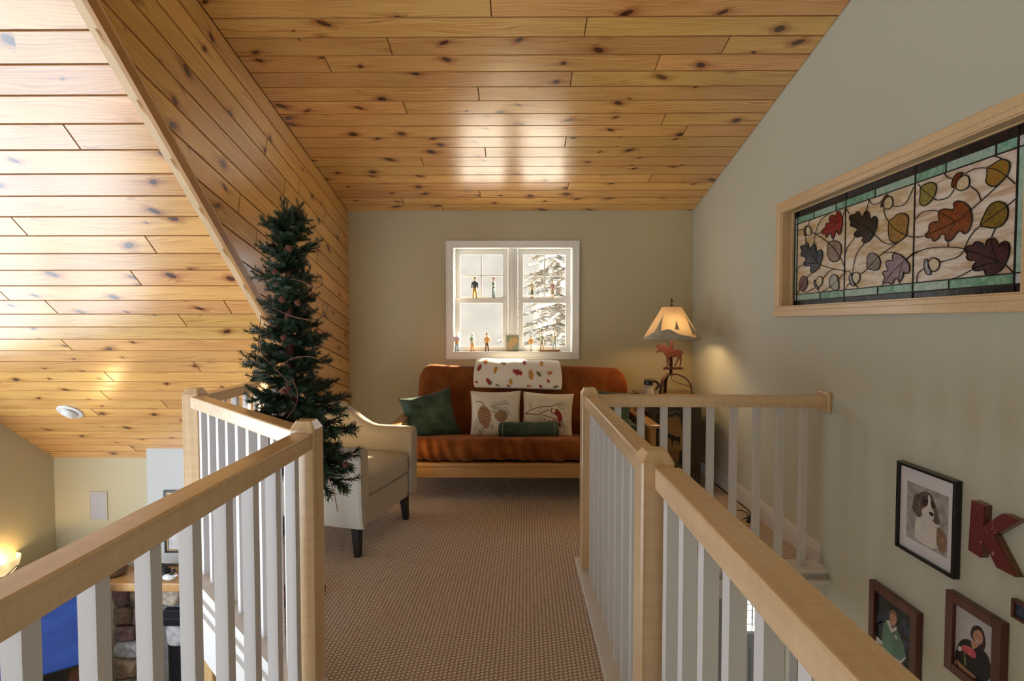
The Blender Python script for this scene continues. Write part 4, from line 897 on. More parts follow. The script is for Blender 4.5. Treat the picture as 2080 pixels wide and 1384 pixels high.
patch(mr, bf, [uvB(q) for q in body], 0.0016, 5); 
for q in ([(1510,690),(1550,690)],[(1570,670),(1600,700),(1640,740),(1660,770)],[(1600,665),(1650,710),(1690,760)],[(1640,790),(1680,800)],[(1660,830),(1670,860)]): stitch(mr, bf, [uvB(p) for p in q], 0.0045)
for q in ([(1090,330),(1150,420),(1210,500)],[(1140,320),(1180,410),(1215,500)],[(1210,330),(1205,420),(1215,505)],[(1060,420),(1140,460),(1200,510)],[(1330,560),(1350,500),(1390,480)],[(1350,560),(1420,520),(1450,490)],[(1640,400),(1720,360),(1750,330)],[(1640,400),(1760,370),(1830,340)],[(1650,405),(1760,405),(1840,410)],[(1650,410),(1740,430),(1810,440)],[(1640,420),(1720,460),(1790,490)],[(1650,415),(1700,470),(1750,490)],[(1470,660),(1350,620),(1270,610)],[(1465,665),(1340,640),(1200,640)],[(1460,665),(1320,665),(1230,690)],[(1450,670),(1370,690),(1290,700)],[(1740,690),(1820,670),(1880,680)],[(1745,700),(1810,760),(1860,800)],[(1740,700),(1790,780),(1830,830)],[(1735,720),(1770,800),(1800,860)]): stitch(mg2, bf, [uvB(p) for p in q], 0.0013)
obj('bird_embroidery', mr, REDT, pb, local=True); tag(obj('needle_embroidery', mg2, GRY, pb, local=True), kind='stuff')
bel = MB(); patch(bel, bf, [uvB((1585 + 32 * math.cos(a), 520 + 32 * math.sin(a))) for a in [k * PI / 5 for k in range(10)]], 0.0022); obj('bird_breast_embroidery', bel, LINEN, pb, local=True)
# plain green cushions
gp_ = obj('throw_pillow', pillow_mesh(pillow_fn(0.44, 0.42, 0.075, 0.012, 2, 0.12)), GREENV, None, smooth=True); tag(gp_, 'dark green velvet throw pillow leaning in the left corner of the futon', 'pillow', 'pillows on the futon')
place(gp_, (-0.712, 4.315, 0.585), -0.36, -0.20, 0.28)
gp2 = obj('throw_pillow', pillow_mesh(pillow_fn(0.42, 0.42, 0.07, 0.010, 5, 0.10)), GREENV, None, smooth=True); tag(gp2, 'dark green velvet throw pillow at the right end of the futon, behind the railing', 'pillow', 'pillows on the futon')
place(gp2, (0.745, 4.36, 0.600), -0.33, 0.10, -0.15)
def bolster(label, loc, rz, ln, r):
    t = thing('bolster_pillow', label, 'pillow', loc, rz, 'pillows on the futon')
    n = 20; prof = [(0.012, -ln / 2 + 0.012), (r * 0.5, -ln / 2 - 0.004), (r * 0.86, -ln / 2 + 0.004), (r, -ln / 2 + 0.035)] + [(r + 0.003 * math.sin(k * 2.1), -ln / 2 + 0.035 + (ln - 0.07) * k / 8) for k in range(1, 8)] + [(r, ln / 2 - 0.035), (r * 0.86, ln / 2 - 0.004), (r * 0.5, ln / 2 + 0.004), (0.012, ln / 2 - 0.012)]
    mb = MB().lathe(prof, n); mb.v = [(z, y, x) for x, y, z in mb.v]; mb.f = [tuple(reversed(f)) for f in mb.f]
    obj('cushion', mb, GREENV, t, True, local=True)
    for s_ in (-1, 1): obj('piping', MB().tube([(s_ * (ln / 2 - 0.030), (r + 0.001) * math.cos(a), (r + 0.001) * math.sin(a)) for a in [2 * PI * k / 24 for k in range(24)]], 0.0035, 6, closed=True), plain('sage_piping', (0.20, 0.25, 0.20), 0.7), t, True, local=True)
bolster('dark green velvet bolster lying in front of the cream pillows', (0.096, 4.165, 0.505), 0.02, 0.47, 0.067)
bolster('dark green velvet bolster beside the right armrest of the futon', (0.885, 4.17, 0.503), PI / 2, 0.36, 0.075)
# ---- folded throw over the backrest
THROW = weave('cream_throw', (0.74, 0.70, 0.62), (0.84, 0.81, 0.75), 500.0)
tb = MB()
prof = [(4.540, 0.800), (4.556, 0.835), (4.578, 0.885), (4.612, 0.940), (4.655, 0.985), (4.715, 1.010), (4.780, 1.005), (4.832, 0.975), (4.862, 0.915), (4.868, 0.86)]
pc_ = [Vector((0, y, z)) for y, z in prof]; pp = smooth_path(pc_, 4)
def throw_pt(u, v, off):
    i = min(int(v * (len(pp) - 1)), len(pp) - 2); f = v * (len(pp) - 1) - i; p = pp[i].lerp(pp[i + 1], f); t = (pp[i + 1] - pp[i]).normalized(); nrm = Vector((0, -t.z, t.y))
    x = -0.362 + 0.748 * u + 0.010 * math.sin(v * 7) * (1 if u > 0.5 else -1)
    return Vector((x, p.y, p.z - 0.022 * u * 0.9)) + nrm * (off + 0.004 * math.sin(u * 17 + v * 5) * math.sin(v * 8))
nu, nv_ = 40, 26
def tg(u, v):     # v runs around: outside then back inside
    return throw_pt(u, v * 2, 0.030) if v <= 0.5 else throw_pt(u, 2 - 2 * v, 0.004)
tb.grid(tg, nu, 2 * nv_)
for u in (0, 1):
    ring = [tg(u, k / (2 * nv_ - 1)) for k in range(2 * nv_)]; n = len(ring)
    tb.add(ring, [((i, i + 1, n - 2 - i, n - 1 - i) if u else (n - 1 - i, n - 2 - i, i + 1, i)) for i in range(n // 2 - 1)])
th = obj('throw_blanket', tb, THROW, None, smooth=True); tag(th, 'cream folded throw blanket with autumn leaves, draped over the futon back', 'blanket')
def oak_leaf(n=5):
    L_ = [(0.0, -0.5)]; R_ = []
    for y, w_ in ((-0.40, 0.06), (-0.32, 0.26), (-0.22, 0.12), (-0.10, 0.36), (0.02, 0.15), (0.14, 0.34), (0.26, 0.14), (0.36, 0.22), (0.48, 0.10), (0.54, 0.0)): L_.append((w_, y)); R_.append((-w_, y))
    return L_ + list(reversed(R_))[1:]
rt = random.Random(11); lm = MB(); lcol = [plain('leaf_print_red', (0.33, 0.035, 0.035), 0.8), plain('leaf_print_gold', (0.55, 0.28, 0.05), 0.8), plain('leaf_print_olive', (0.15, 0.15, 0.08), 0.8), plain('leaf_print_rust', (0.48, 0.16, 0.05), 0.8)]
spots = [(0.06, 0.36, .9, 0), (0.17, 0.14, 1.0, 0), (0.19, 0.10, .8, 2), (0.25, 0.33, .9, 1), (0.43, 0.14, .9, 1), (0.40, 0.04, .7, 0), (0.50, 0.30, 1.1, 0), (0.64, 0.27, 1.2, 1), (0.73, 0.28, .8, 2), (0.86, 0.30, .7, 3), (0.84, 0.17, .6, 0), (0.62, 0.06, .7, 3), (0.76, 0.05, .7, 0), (0.93, 0.06, .8, 2), (0.33, 0.45, .8, 2), (0.12, 0.47, .9, 3), (0.58, 0.47, .8, 0), (0.78, 0.46, .9, 1), (0.27, 0.06, .6, 2), (0.03, 0.12, .6, 0)]
for (u, v, s_, ci) in spots:
    a = rt.uniform(0, 6.28); lm.cur = ci; pts = []
    for (x, y) in oak_leaf():
        du = (x * math.cos(a) - y * math.sin(a)) * 0.068 * s_; dz = (x * math.sin(a) + y * math.cos(a)) * 0.068 * s_
        pts.append(throw_pt(min(0.98, max(0.02, u + du / 0.748)), min(0.97, max(0.02, v + dz / 0.50)), 0.0312))
    n = len(pts); c = throw_pt(u, v, 0.0312); lm.add(pts + [c], [(i, (i + 1) % n, n) for i in range(n)])
tag(obj('leaf_print', lm, lcol, th, local=True), kind='stuff')

# ================================================================== ARMCHAIR (local: faces +x)
CH = weave('greige_upholstery', (0.46, 0.395, 0.31), (0.55, 0.485, 0.395))
ch = thing('armchair', 'pale greige upholstered barrel armchair with black tapered legs beside the tree', 'armchair', (-1.150, 3.390, 0.0), math.radians(-15.0))
def U_path(t):
    """t 0..1 around the U: near arm front -> back -> far arm front; returns outer point and inward normal (2-D)"""
    hw, xf, rb = 0.365, 0.362, 0.33
    Ls = xf + 0.36 - rb; La = PI / 2 * rb; Lb = 2 * (hw - rb); T = 2 * Ls + 2 * La + Lb; s_ = t * T
    if s_ < Ls: return Vector((xf - s_, -hw)), Vector((0, 1))
    s_ -= Ls
    if s_ < La: a = s_ / rb; return Vector((-0.36 + rb - rb * math.sin(a), -hw + rb - rb * math.cos(a))), Vector((math.sin(a), math.cos(a)))
    s_ -= La
    if s_ < Lb: return Vector((-0.36, -hw + rb + s_)), Vector((1, 0))
    s_ -= Lb
    if s_ < La: a = s_ / rb; return Vector((-0.36 + rb - rb * math.cos(a), hw - rb + rb * math.sin(a))), Vector((math.cos(a), -math.sin(a)))
    s_ -= La; return Vector((-0.36 + rb + s_, hw)), Vector((0, -1))
def arm_h(t):
    k = abs(t - 0.5) * 2                       # 0 at the back, 1 at the arm fronts
    return 0.645 + 0.185 * max(0, min(1, (0.74 - k) / 0.42)) ** 1.0 * (3 - 2 * max(0, min(1, (0.74 - k) / 0.42))) * max(0, min(1, (0.74 - k) / 0.42)) + 0.006 * k
def shell_pt(u, v):
    p, nrm = U_path(u); h = arm_h(u); th_ = 0.085; zb = 0.175
    prof = [(0.030, zb), (0.012, zb + 0.05), (0.002, zb + 0.18), (0.0, h - 0.11), (-0.003, h - 0.05), (0.010, h - 0.018), (0.032, h - 0.003), (0.055, h - 0.006), (0.078, h - 0.024), (0.088, h - 0.06), (0.090, h - 0.14), (0.094, 0.40), (0.096, 0.20)]
    i = min(int(v * (len(prof) - 1) + 1e-6), len(prof) - 1); d_, z = prof[i]
    q = p + nrm * d_; return (q.x, q.y, z)
sh = MB(); NU, NV = 72, 13; sh.grid(shell_pt, NU, NV)
for u in (0, 1):
    ring = [shell_pt(u, k / (NV - 1)) for k in range(NV)]; bul = [(x + 0.012, y, z) for x, y, z in ring]
    cx_ = sum(p[1] for p in ring) / NV
    sh.add(ring + [(p[0] + 0.014, p[1] + (cx_ - p[1]) * 0.10, p[2] + (0.45 - p[2]) * 0.02) for p in ring], [((k, k + 1, NV + k + 1, NV + k) if u else (NV + k, NV + k + 1, k + 1, k)) for k in range(NV - 1)] + [tuple(range(NV, 2 * NV)) if u else tuple(range(2 * NV - 1, NV - 1, -1))])
obj('shell', sh, CH, ch, local=True, auto=50)
def cush_warp(p):
    x, y, z = p; k = max(0, 1 - (x / 0.3) ** 4) * max(0, 1 - (y / 0.27) ** 4); return (x, y, z + (0.022 * k if z > 0 else 0))
obj('seat_cushion', rbox(0.315, 0.268, 0.070, 0.035, (14, 12, 2), cush_warp, (0.052, 0, 0.405)), CH, ch, True, local=True)
obj('apron', MB().box(-0.25, 0.352, -0.263, 0.263, 0.175, 0.336), CH, ch, local=True, bevel=0.008)
for s_ in (-1, 1): obj('piping', MB().tube([(0.3535, s_ * 0.255, 0.19), (0.3545, s_ * 0.255, 0.33)], 0.004, 6), CH, ch, True, local=True)
LEGB = plain('espresso_leg', (0.016, 0.012, 0.010), 0.35)
for (x, y) in ((0.305, -0.295), (0.305, 0.295), (-0.24, -0.24), (-0.24, 0.24)):
    a, b_ = 0.026, 0.017; sx, sy = (0.012 if x > 0 else -0.03), 0.008 * (1 if y > 0 else -1)
    obj('leg', MB().hexa([(x - b_ + sx, y - b_ + sy, 0), (x + b_ + sx, y - b_ + sy, 0), (x + b_ + sx, y + b_ + sy, 0), (x - b_ + sx, y + b_ + sy, 0)], [(x - a, y - a, 0.185), (x + a, y - a, 0.185), (x + a, y + a, 0.185), (x - a, y + a, 0.185)]), LEGB, ch, local=True, bevel=0.003)

# ================================================================== ARTIFICIAL ALPINE TREE
tree = thing('alpine_tree', 'slim artificial alpine tree with pine cones and vine, left of the armchair', 'tree', (-1.125, 2.60, 0.0))
NEED, nt, b, out = nm('green_needles'); oi = N(nt, 'ShaderNodeObjectInfo'); nn = NOISE(nt, OBJ(nt), 30.0, 2.0)
L(nt, MIX(nt, nn.outputs[0], (0.006, 0.022, 0.010, 1), (0.026, 0.068, 0.030, 1)), b.inputs['Base Color']); b.inputs['Roughness'].default_value = 0.5; b.inputs['Specular IOR Level'].default_value = 0.4
TWIG = plain('twig_brown', (0.10, 0.05, 0.03), 0.8)
def branch_mesh(seed, n_side=9, ln=0.22):
    r = random.Random(seed); mb = MB(); twigs = []
    main = smooth_path([(0, 0, 0), (ln * 0.5, 0, r.uniform(-0.01, 0.02)), (ln, r.uniform(-0.01, 0.01), r.uniform(0.0, 0.04))], 5); twigs.append(main)
    for k in range(n_side):
        f = 0.25 + 0.62 * k / n_side; i = int(f * (len(main) - 1)); p = main[i]; sd = 1 if k % 2 else -1
        l2 = ln * r.uniform(0.38, 0.58) * (1.1 - 0.4 * f); a = r.uniform(0.5, 1.0) * sd
        e_ = p + Vector((math.cos(a) * l2, math.sin(a) * l2, r.uniform(-0.02, 0.045))); twigs.append(smooth_path([p, (p + e_) / 2 + Vector((0, 0, -0.004)), e_], 4))
    for tw_ in twigs:
        mb.cur = 0; mb.tube(tw_, 0.0022, 4); mb.cur = 1
        for i in range(len(tw_) - 1):
            a, c = tw_[i], tw_[i + 1]; d = c - a; nn_ = max(3, int(d.length / 0.0009))
            dn = d.normalized(); o = dn.orthogonal().normalized(); o2 = dn.cross(o)
            for k in range(nn_):
                if tw_ is main and i < 2 and r.random() < 0.4: continue
                p = a + d * r.random(); an = r.uniform(0, 2 * PI); rad = o * math.cos(an) + o2 * math.sin(an); nl = r.uniform(0.017, 0.027)
                tip = p + (rad * 0.86 + dn * 0.62).normalized() * nl; sd = dn.cross(rad).normalized() * 0.0016
                mb.add([p - sd, p + sd, tip + sd * 0.5, tip - sd * 0.5], [(0, 1, 2, 3)])
    return mb.mesh('branch', [TWIG, NEED])
BR = [branch_mesh(20 + k) for k in range(6)]
RB = plain('reddish_bark', (0.17, 0.045, 0.028), 0.7, bump=0.6, nscale=40)
obj('trunk', MB().tube([(0, 0, 0.03), (0.004, 0, 0.7), (-0.002, 0, 1.3), (0.0, 0, 1.86)], [0.026, 0.025, 0.021, 0.010], 10), RB, tree, True, local=True)
obj('stand', MB().box(-0.16, 0.16, -0.018, 0.018, 0.0, 0.035).box(-0.0179, 0.0179, -0.16, 0.16, 0.0, 0.0349), RB, tree, local=True, bevel=0.003)
TR = [(1.97, 0.03), (1.88, 0.09), (1.80, 0.135), (1.70, 0.145), (1.62, 0.120), (1.54, 0.155), (1.40, 0.160), (1.26, 0.185), (1.14, 0.205), (1.00, 0.225), (0.86, 0.245), (0.72, 0.265), (0.60, 0.26), (0.50, 0.20)]
def rad_at(z):
    for i in range(len(TR) - 1):
        if TR[i][0] >= z >= TR[i + 1][0]: f = (TR[i][0] - z) / (TR[i][0] - TR[i + 1][0]); return TR[i][1] * (1 - f) + TR[i + 1][1] * f
    return 0.1
rt = random.Random(5); nb = 0
def add_branch(z, a, ln, tilt, roll=0.0):
    o = bpy.data.objects.new('branch', BR[rt.randrange(6)]); COL.objects.link(o); o.parent = tree; o.location = (0, 0, z); s_ = ln / 0.24
    o.rotation_euler = Euler((roll, -tilt, a), 'XYZ'); o.scale = (s_, max(0.75, s_), max(0.8, s_)); return o
for dx, tz, l_ in ((1.42, 3.0, 0.19), (1.02, -0.4, 0.19), (0.75, 3.3, 0.13), (0.9, -1.6, 0.12)): o_ = add_branch(1.79, tz, l_, dx); o_.scale = (l_ / 0.24, 0.42, 0.42)
z = 1.84; a = 0.4
while z > 0.64:
    n = 5 if z > 1.5 else 7
    gap = (0.0 if not (0.99 < z < 1.10 or 1.18 < z < 1.235) else 0.5)
    for k in range(n):
        a += 2 * PI / n + rt.uniform(-0.35, 0.35)
        ln = rad_at(z) * rt.uniform(0.62, 1.18)
        # keep clear of the diagonal railing (front-left) and of the armchair (right-back, low)
        d = Vector((math.cos(a), math.sin(a)))
        if z < 1.06:
            if d.x * -0.69 + d.y * -0.73 > 0.55: ln = min(ln, 0.23)
        if z < 0.92 and d.x * 0.1 + d.y * 0.9 > 0.3: ln = min(ln, 0.20)
        front = -d.y
        if gap and front > 0.45 and rt.random() < 0.65: continue
        tilt = 0.30 if z > 1.6 else (0.10 if z > 1.1 else -0.12)
        add_branch(z + rt.uniform(-0.02, 0.02), a, ln, tilt + rt.uniform(-0.2, 0.2), rt.uniform(-0.5, 0.5))
    z -= 0.056
# the long drooping lower branches on the right
for zz, aa, ln, tl in ((0.78, -0.25, 0.35, -0.35), (0.74, -0.55, 0.32, -0.40), (0.72, 0.05, 0.33, -0.30), (0.84, -0.1, 0.35, -0.15), (0.93, -0.35, 0.33, -0.1), (0.72, -0.30, 0.37, -0.55), (0.80, -0.75, 0.30, -0.3)): add_branch(zz, aa, ln, tl)
CONE = MB(); CONE.ball((0, 0, 0), 0.009, 0.009, 0.014, 10, 8)
for k in range(26):
    zz = -0.013 + 0.026 * k / 25; an = k * 2.4; rr_ = 0.010 * math.sqrt(max(0, 1 - (zz / 0.019) ** 2)); c = Vector((rr_ * math.cos(an), rr_ * math.sin(an), zz)); CONE.ball(c, 0.005, 0.005, 0.003, 6, 4)
CONE = CONE.mesh('pine_cone', plain('cone_red_brown', (0.17, 0.052, 0.028), 0.7), True)
for (px, py, dy) in ((587, 504, -0.15), (559, 552, -0.10), (573, 609, -0.17), (605, 615, -0.14), (577, 686, -0.12), (520, 757, -0.10), (575, 795, -0.16), (585, 790, -0.15), (702, 944, -0.16)):
    p = on(px, py, 'y', tree.location.y + dy); o = put(CONE, 'pine_cone', tree, p); o.rotation_euler = (rt.uniform(-1, 1), rt.uniform(-1, 1), 0)
VINE = plain('vine_brown', (0.20, 0.085, 0.045), 0.7)
for pts in ([(527, 690), (532, 720), (555, 745), (575, 765), (590, 780)], [(530, 640), (528, 660), (525, 690), (523, 740)], [(555, 625), (585, 640), (615, 648), (640, 650), (660, 640), (666, 615)], [(594, 770), (605, 800), (600, 825), (582, 850)], [(590, 567), (615, 572), (640, 586), (655, 575), (643, 555)], [(560, 755), (590, 730), (630, 725), (655, 735)], [(667, 970), (678, 1000), (686, 1040)]):
    obj('vine', MB().tube(smooth_path([on(x, y, 'y', tree.location.y - 0.19 + 0.03 * math.sin(i * 2.0)) for i, (x, y) in enumerate(pts)], 5), 0.0021, 5), VINE, tree, True)

# ================================================================== END TABLE
DKW = board_wood('dark_walnut', (0.055, 0.032, 0.018), (0.028, 0.015, 0.009), 'z'); TBT = board_wood('table_top_wood', (0.16, 0.085, 0.030), (0.09, 0.045, 0.016), 'x', rough=0.12)
TX0, TX1, TY0, TY1, TZ = 1.09, 1.52, 4.30, 4.90, 0.735
et = thing('end_table', 'dark wooden cabinet end table with painted moose door under the lamp', 'end table', ((TX0 + TX1) / 2, (TY0 + TY1) / 2, 0))
obj('body', MB().box(TX0, TX1, TY0 + 0.02, TY1, 0.10, TZ - 0.02), DKW, et, bevel=0.004)
obj('top', MB().box(TX0 - 0.004, TX1 + 0.07, TY0 - 0.02, TY1 + 0.03, TZ - 0.02, TZ), TBT, et, bevel=0.004)
for x in (TX0 + 0.02, TX1 - 0.02):
    for y in (TY0 + 0.04, TY1 - 0.03): obj('foot', MB().lathe([(0.018, 0), (0.024, 0.05), (0.018, 0.10)], 12, (x, y, 0)), DKW, et, True)
dr = obj('door', framebox(MB(), TX0 + 0.006, TX1 - 0.10, 0.13, TZ - 0.05, 0.045, TY0 + 0.004, TY0 + 0.02).box(TX1 - 0.10, TX1 - 0.004, TY0 + 0.006, TY0 + 0.02, 0.13, TZ - 0.05), DKW, et, bevel=0.003)
px0, px1, pz0, pz1 = TX0 + 0.051, TX1 - 0.145, 0.175, TZ - 0.095
OLV = plain('painted_olive', (0.115, 0.105, 0.045), 0.5, var=0.25); TANP = plain('painted_tan', (0.30, 0.16, 0.055), 0.5, var=0.25, nscale=8); BLKP = plain('painted_black_green', (0.010, 0.012, 0.009), 0.5)
yp = TY0 + 0.015
obj('painted_panel', MB().box(px0, px1, yp, yp + 0.004, pz0, pz1), OLV, dr)
cxp = (px0 + px1) / 2 + 0.02; 
oct_ = [(cxp - 0.085, yp, pz0 + 0.06), (cxp - 0.10, yp, pz0 + 0.12), (cxp - 0.10, yp, pz1 - 0.12), (cxp - 0.05, yp, pz1 - 0.055), (cxp + 0.045, yp, pz1 - 0.055), (px1 - 0.012, yp, pz1 - 0.12), (px1 - 0.012, yp, pz0 + 0.12), (cxp + 0.05, yp, pz0 + 0.05)]
obj('painted_panel', MB().prism(oct_, (0, -0.0012, 0)), TANP, dr)
MOOSE = [(250,765),(285,720),(300,708),(262,705),(250,680),(275,668),(290,650),(300,680),(330,668),(345,645),(360,665),(388,650),(392,668),(370,690),(325,700),(345,700),(390,688),(430,685),(460,705),(490,725),(570,722),(605,745),(625,770),(620,785),(605,775),(600,835),(602,860),(590,950),(572,960),(578,930),(583,860),(570,850),(545,895),(520,950),(500,950),(545,855),(545,825),(490,830),(450,825),(430,870),(425,900),(445,935),(450,960),(430,940),(410,900),(412,960),(395,960),(405,930),(398,830),(370,790),(340,760),(325,750),(318,770),(308,755),(290,755),(265,775)]
def moose(scale, cx_, y, z0): return [(cx_ + (q[0] - 437) * scale, y, z0 + (960 - q[1]) * scale) for q in MOOSE]
obj('moose_painting', MB().prism(moose(0.00034, cxp + 0.012, yp - 0.0014, 0.345), (0, -0.0008, 0)), BLKP, dr)
pt = MB(); r_ = random.Random(8)
def blob_col(x0, z0, z1, w_):
    k = int((z1 - z0) / 0.022)
    for i in range(k): z_ = z0 + (z1 - z0) * i / max(1, k - 1); pt.ball((x0 + r_.uniform(-0.3, 0.3) * w_, yp - 0.001, z_), w_ * r_.uniform(0.6, 1.0), 0.0012, 0.016, 8, 4)
blob_col(px0 + 0.02, pz0 + 0.05, pz1 - 0.03, 0.020); blob_col(px0 + 0.045, pz0 + 0.16, pz1 - 0.10, 0.012); blob_col(px1 - 0.012, pz1 - 0.11, pz1 - 0.02, 0.016); blob_col(px1 - 0.02, pz0 + 0.03, pz0 + 0.12, 0.02)
for i in range(12): pt.ball((px0 + 0.02 + i * (px1 - px0 - 0.03) / 11, yp - 0.001, pz1 - 0.036 + 0.01 * math.sin(i)), 0.014, 0.0012, 0.009, 8, 4)
tag(obj('tree_painting', pt, BLKP, dr), kind='stuff')

# ================================================================== MOOSE LAMP
LX, LY, LZ = 1.312, 4.47, TZ
IRON = plain('rusty_iron', (0.075, 0.030, 0.020), 0.55, metal=0.5, bump=0.2, nscale=60)
lp = thing('table_lamp', 'iron moose table lamp with lit parchment shade on the end table', 'lamp', (LX, LY, LZ))
def lz(py): return on(1360, py, 'y', LY).z
sz_b, sz_t = lz(690), lz(623.5)
obj('post', MB().tube([(LX, LY, lz(760)), (LX, LY, sz_t + 0.012)], 0.0125, 10), IRON, lp, True)
for a in (-2.35, -0.55, 1.5708):
    d_ = Vector((math.cos(a), math.sin(a), 0)); z0_ = lz(761)
    pth = smooth_path([Vector((LX, LY, z0_)), Vector((LX, LY, z0_ + 0.004)) + d_ * 0.05, Vector((LX, LY, z0_ - 0.028)) + d_ * 0.125, Vector((LX, LY, z0_ - 0.085)) + d_ * 0.165, Vector((LX, LY, LZ + 0.016)) + d_ * 0.178, Vector((LX, LY, LZ + 0.0085)) + d_ * 0.200], 6)
    mb = MB()
    side = Vector((-d_.y, d_.x, 0)) * 0.014
    for i in range(len(pth) - 1):
        t_ = (pth[i + 1] - pth[i]).normalized(); n_ = t_.cross(side.normalized()) * 0.004; t2 = (pth[min(i + 2, len(pth) - 1)] - pth[i + 1]); t2 = t2.normalized() if t2.length > 1e-6 else t_; n2_ = t2.cross(side.normalized()) * 0.004
        mb.hexa([pth[i] - side - n_, pth[i] + side - n_, pth[i] + side + n_, pth[i] - side + n_], [pth[i + 1] - side - n2_, pth[i + 1] + side - n2_, pth[i + 1] + side + n2_, pth[i + 1] - side + n2_])
    obj('leg', mb, IRON, lp)
obj('hub', MB().lathe([(0.030, -0.006), (0.034, 0.0), (0.020, 0.008)], 16, (LX, LY, lz(761))), IRON, lp, True)
msc = 1.0 / 6.593 / F_PX * LY * 0.985
mo = [(LX + (q[0] - 468) * msc, LY - 0.020, on(1360, 600 + q[1] / 6.593, 'y', LY).z) for q in MOOSE]
obj('moose_plate', MB().prism(mo, (0, 0.008, 0)).box(LX - 108 * msc, LX + 150 * msc, LY - 0.024, LY - 0.008, lz(600 + 993 / 6.593), lz(600 + 962 / 6.593)), plain('moose_dark_red', (0.075, 0.018, 0.016), 0.5, metal=0.2), lp)
SHADE, nt, b, out = nm('parchment_shade')
nz = NOISE(nt, OBJ(nt), 24.0, 4.0); pc2 = MIX(nt, nz.outputs[0], (0.72, 0.50, 0.27, 1), (0.82, 0.62, 0.38, 1))
df = N(nt, 'ShaderNodeBsdfDiffuse'); tl = N(nt, 'ShaderNodeBsdfTranslucent'); mxs = N(nt, 'ShaderNodeMixShader'); mxs.inputs[0].default_value = 0.08
L(nt, pc2, df.inputs[0]); L(nt, pc2, tl.inputs[0]); L(nt, df.outputs[0], mxs.inputs[1]); L(nt, tl.outputs[0], mxs.inputs[2]); L(nt, mxs.outputs[0], out.inputs[0])
RBs, RTs = 0.240, 0.078
def shade_pt(a, v, off=0.0): r = RBs + (RTs - RBs) * v + off; return Vector((LX + r * math.cos(a), LY + r * math.sin(a), sz_b + (sz_t - sz_b) * v))
def shrow(off): return lambda u, v: shade_pt(2 * PI * u, v, off)
shd = obj('lamp_shade', MB().grid(shrow(0), 64, 8, cu=True), SHADE, lp, True)
obj('shade_rim', MB().tube([shade_pt(2 * PI * k / 48, 0) for k in range(48)], 0.0022, 6, closed=True).tube([shade_pt(2 * PI * k / 48, 1) for k in range(48)], 0.0022, 6, closed=True), plain('shade_rim', (0.30, 0.17, 0.08), 0.6), shd, True)
APP = plain('shade_applique', (0.40, 0.37, 0.31), 0.8)
ap = MB()
def hillv(a): return 0.20 + 0.11 * math.sin(3 * a + 4.712 + PI) + 0.02 * math.sin(9 * a)
n = 96
for off in (0.0025, 0.0010):
    base = len(ap.v)
    vs = []
    for k in range(n):
        a = 2 * PI * k / n; vs += [shade_pt(a, 0.003, off), shade_pt(a, hillv(a), off)]
    ap.add(vs, [((2 * k, 2 * ((k + 1) % n), 2 * ((k + 1) % n) + 1, 2 * k + 1) if off > 0.002 else (2 * k + 1, 2 * ((k + 1) % n) + 1, 2 * ((k + 1) % n), 2 * k)) for k in range(n)])
for (a0, v0, hh, ww) in ((-1.62, 0.315, 0.27, 0.115), (-2.42, 0.16, 0.58, 0.20), (-0.82, 0.16, 0.58, 0.20), (-3.5, 0.2, 0.3, 0.14), (0.3, 0.2, 0.45, 0.18), (1.3, 0.3, 0.3, 0.14), (2.1, 0.18, 0.5, 0.2)):
    L2, R2 = [], []
    for i in range(6):
        f = i / 6; L2 += [(a0 - ww * (1 - f) , v0 + hh * f), (a0 - ww * (1 - f) * 0.72, v0 + hh * (f + 0.09))]; R2 += [(a0 + ww * (1 - f), v0 + hh * f), (a0 + ww * (1 - f) * 0.72, v0 + hh * (f + 0.09))]
    ring = [shade_pt(a_, v_, 0.0028) for a_, v_ in L2 + [(a0, v0 + hh)] + list(reversed(R2))]; c_ = shade_pt(a0, v0 + hh * 0.35, 0.0028); m_ = len(ring)
    ap.add(ring + [c_], [((i + 1) % m_, i, m_) for i in range(m_)])
obj('applique', ap, APP, shd)
obj('finial', MB().lathe([(0.006, 0), (0.010, 0.008), (0.004, 0.016), (0.013, 0.026), (0.009, 0.042), (0.002, 0.060)], 12, (LX, LY, sz_t + 0.012)), IRON, lp, True)
obj('harp', MB().tube(smooth_path([(LX - 0.012, LY, sz_b + 0.01), (LX - 0.05, LY, sz_b + 0.10), (LX - 0.045, LY, sz_t - 0.04), (LX, LY, sz_t + 0.010), (LX + 0.045, LY, sz_t - 0.04), (LX + 0.05, LY, sz_b + 0.10), (LX + 0.012, LY, sz_b + 0.01)], 5), 0.002, 6), IRON, lp, True)
bulb_m = plain('lit_bulb', (1.0, 0.78, 0.48), 0.4, emit=4.0, var=0.01)
zb_ = sz_b + 0.115
obj('bulb', MB().lathe([(0.012, -0.05), (0.014, -0.03), (0.030, 0.0), (0.030, 0.018), (0.018, 0.04), (0.004, 0.047)], 14, (LX, LY - 0.028, zb_)), bulb_m, lp, True)
obj('cord', MB().tube(smooth_path([(LX, LY - 0.005, lz(762)), (LX + 0.004, LY - 0.03, lz(772)), (LX + 0.06, LY - 0.03, lz(778)), (LX + 0.145, LY - 0.09, lz(783))], 6), 0.0028, 6), LEGB, lp, True)
pl = bpy.data.lights.new('bulb_glow', 'POINT'); pl.energy = 8.0; pl.color = (1.0, 0.70, 0.36); pl.shadow_soft_size = 0.05
plo = bpy.data.objects.new('bulb_glow', pl); COL.objects.link(plo); plo.parent = lp; plo.location = (0, -0.060, zb_ - LZ - 0.01)

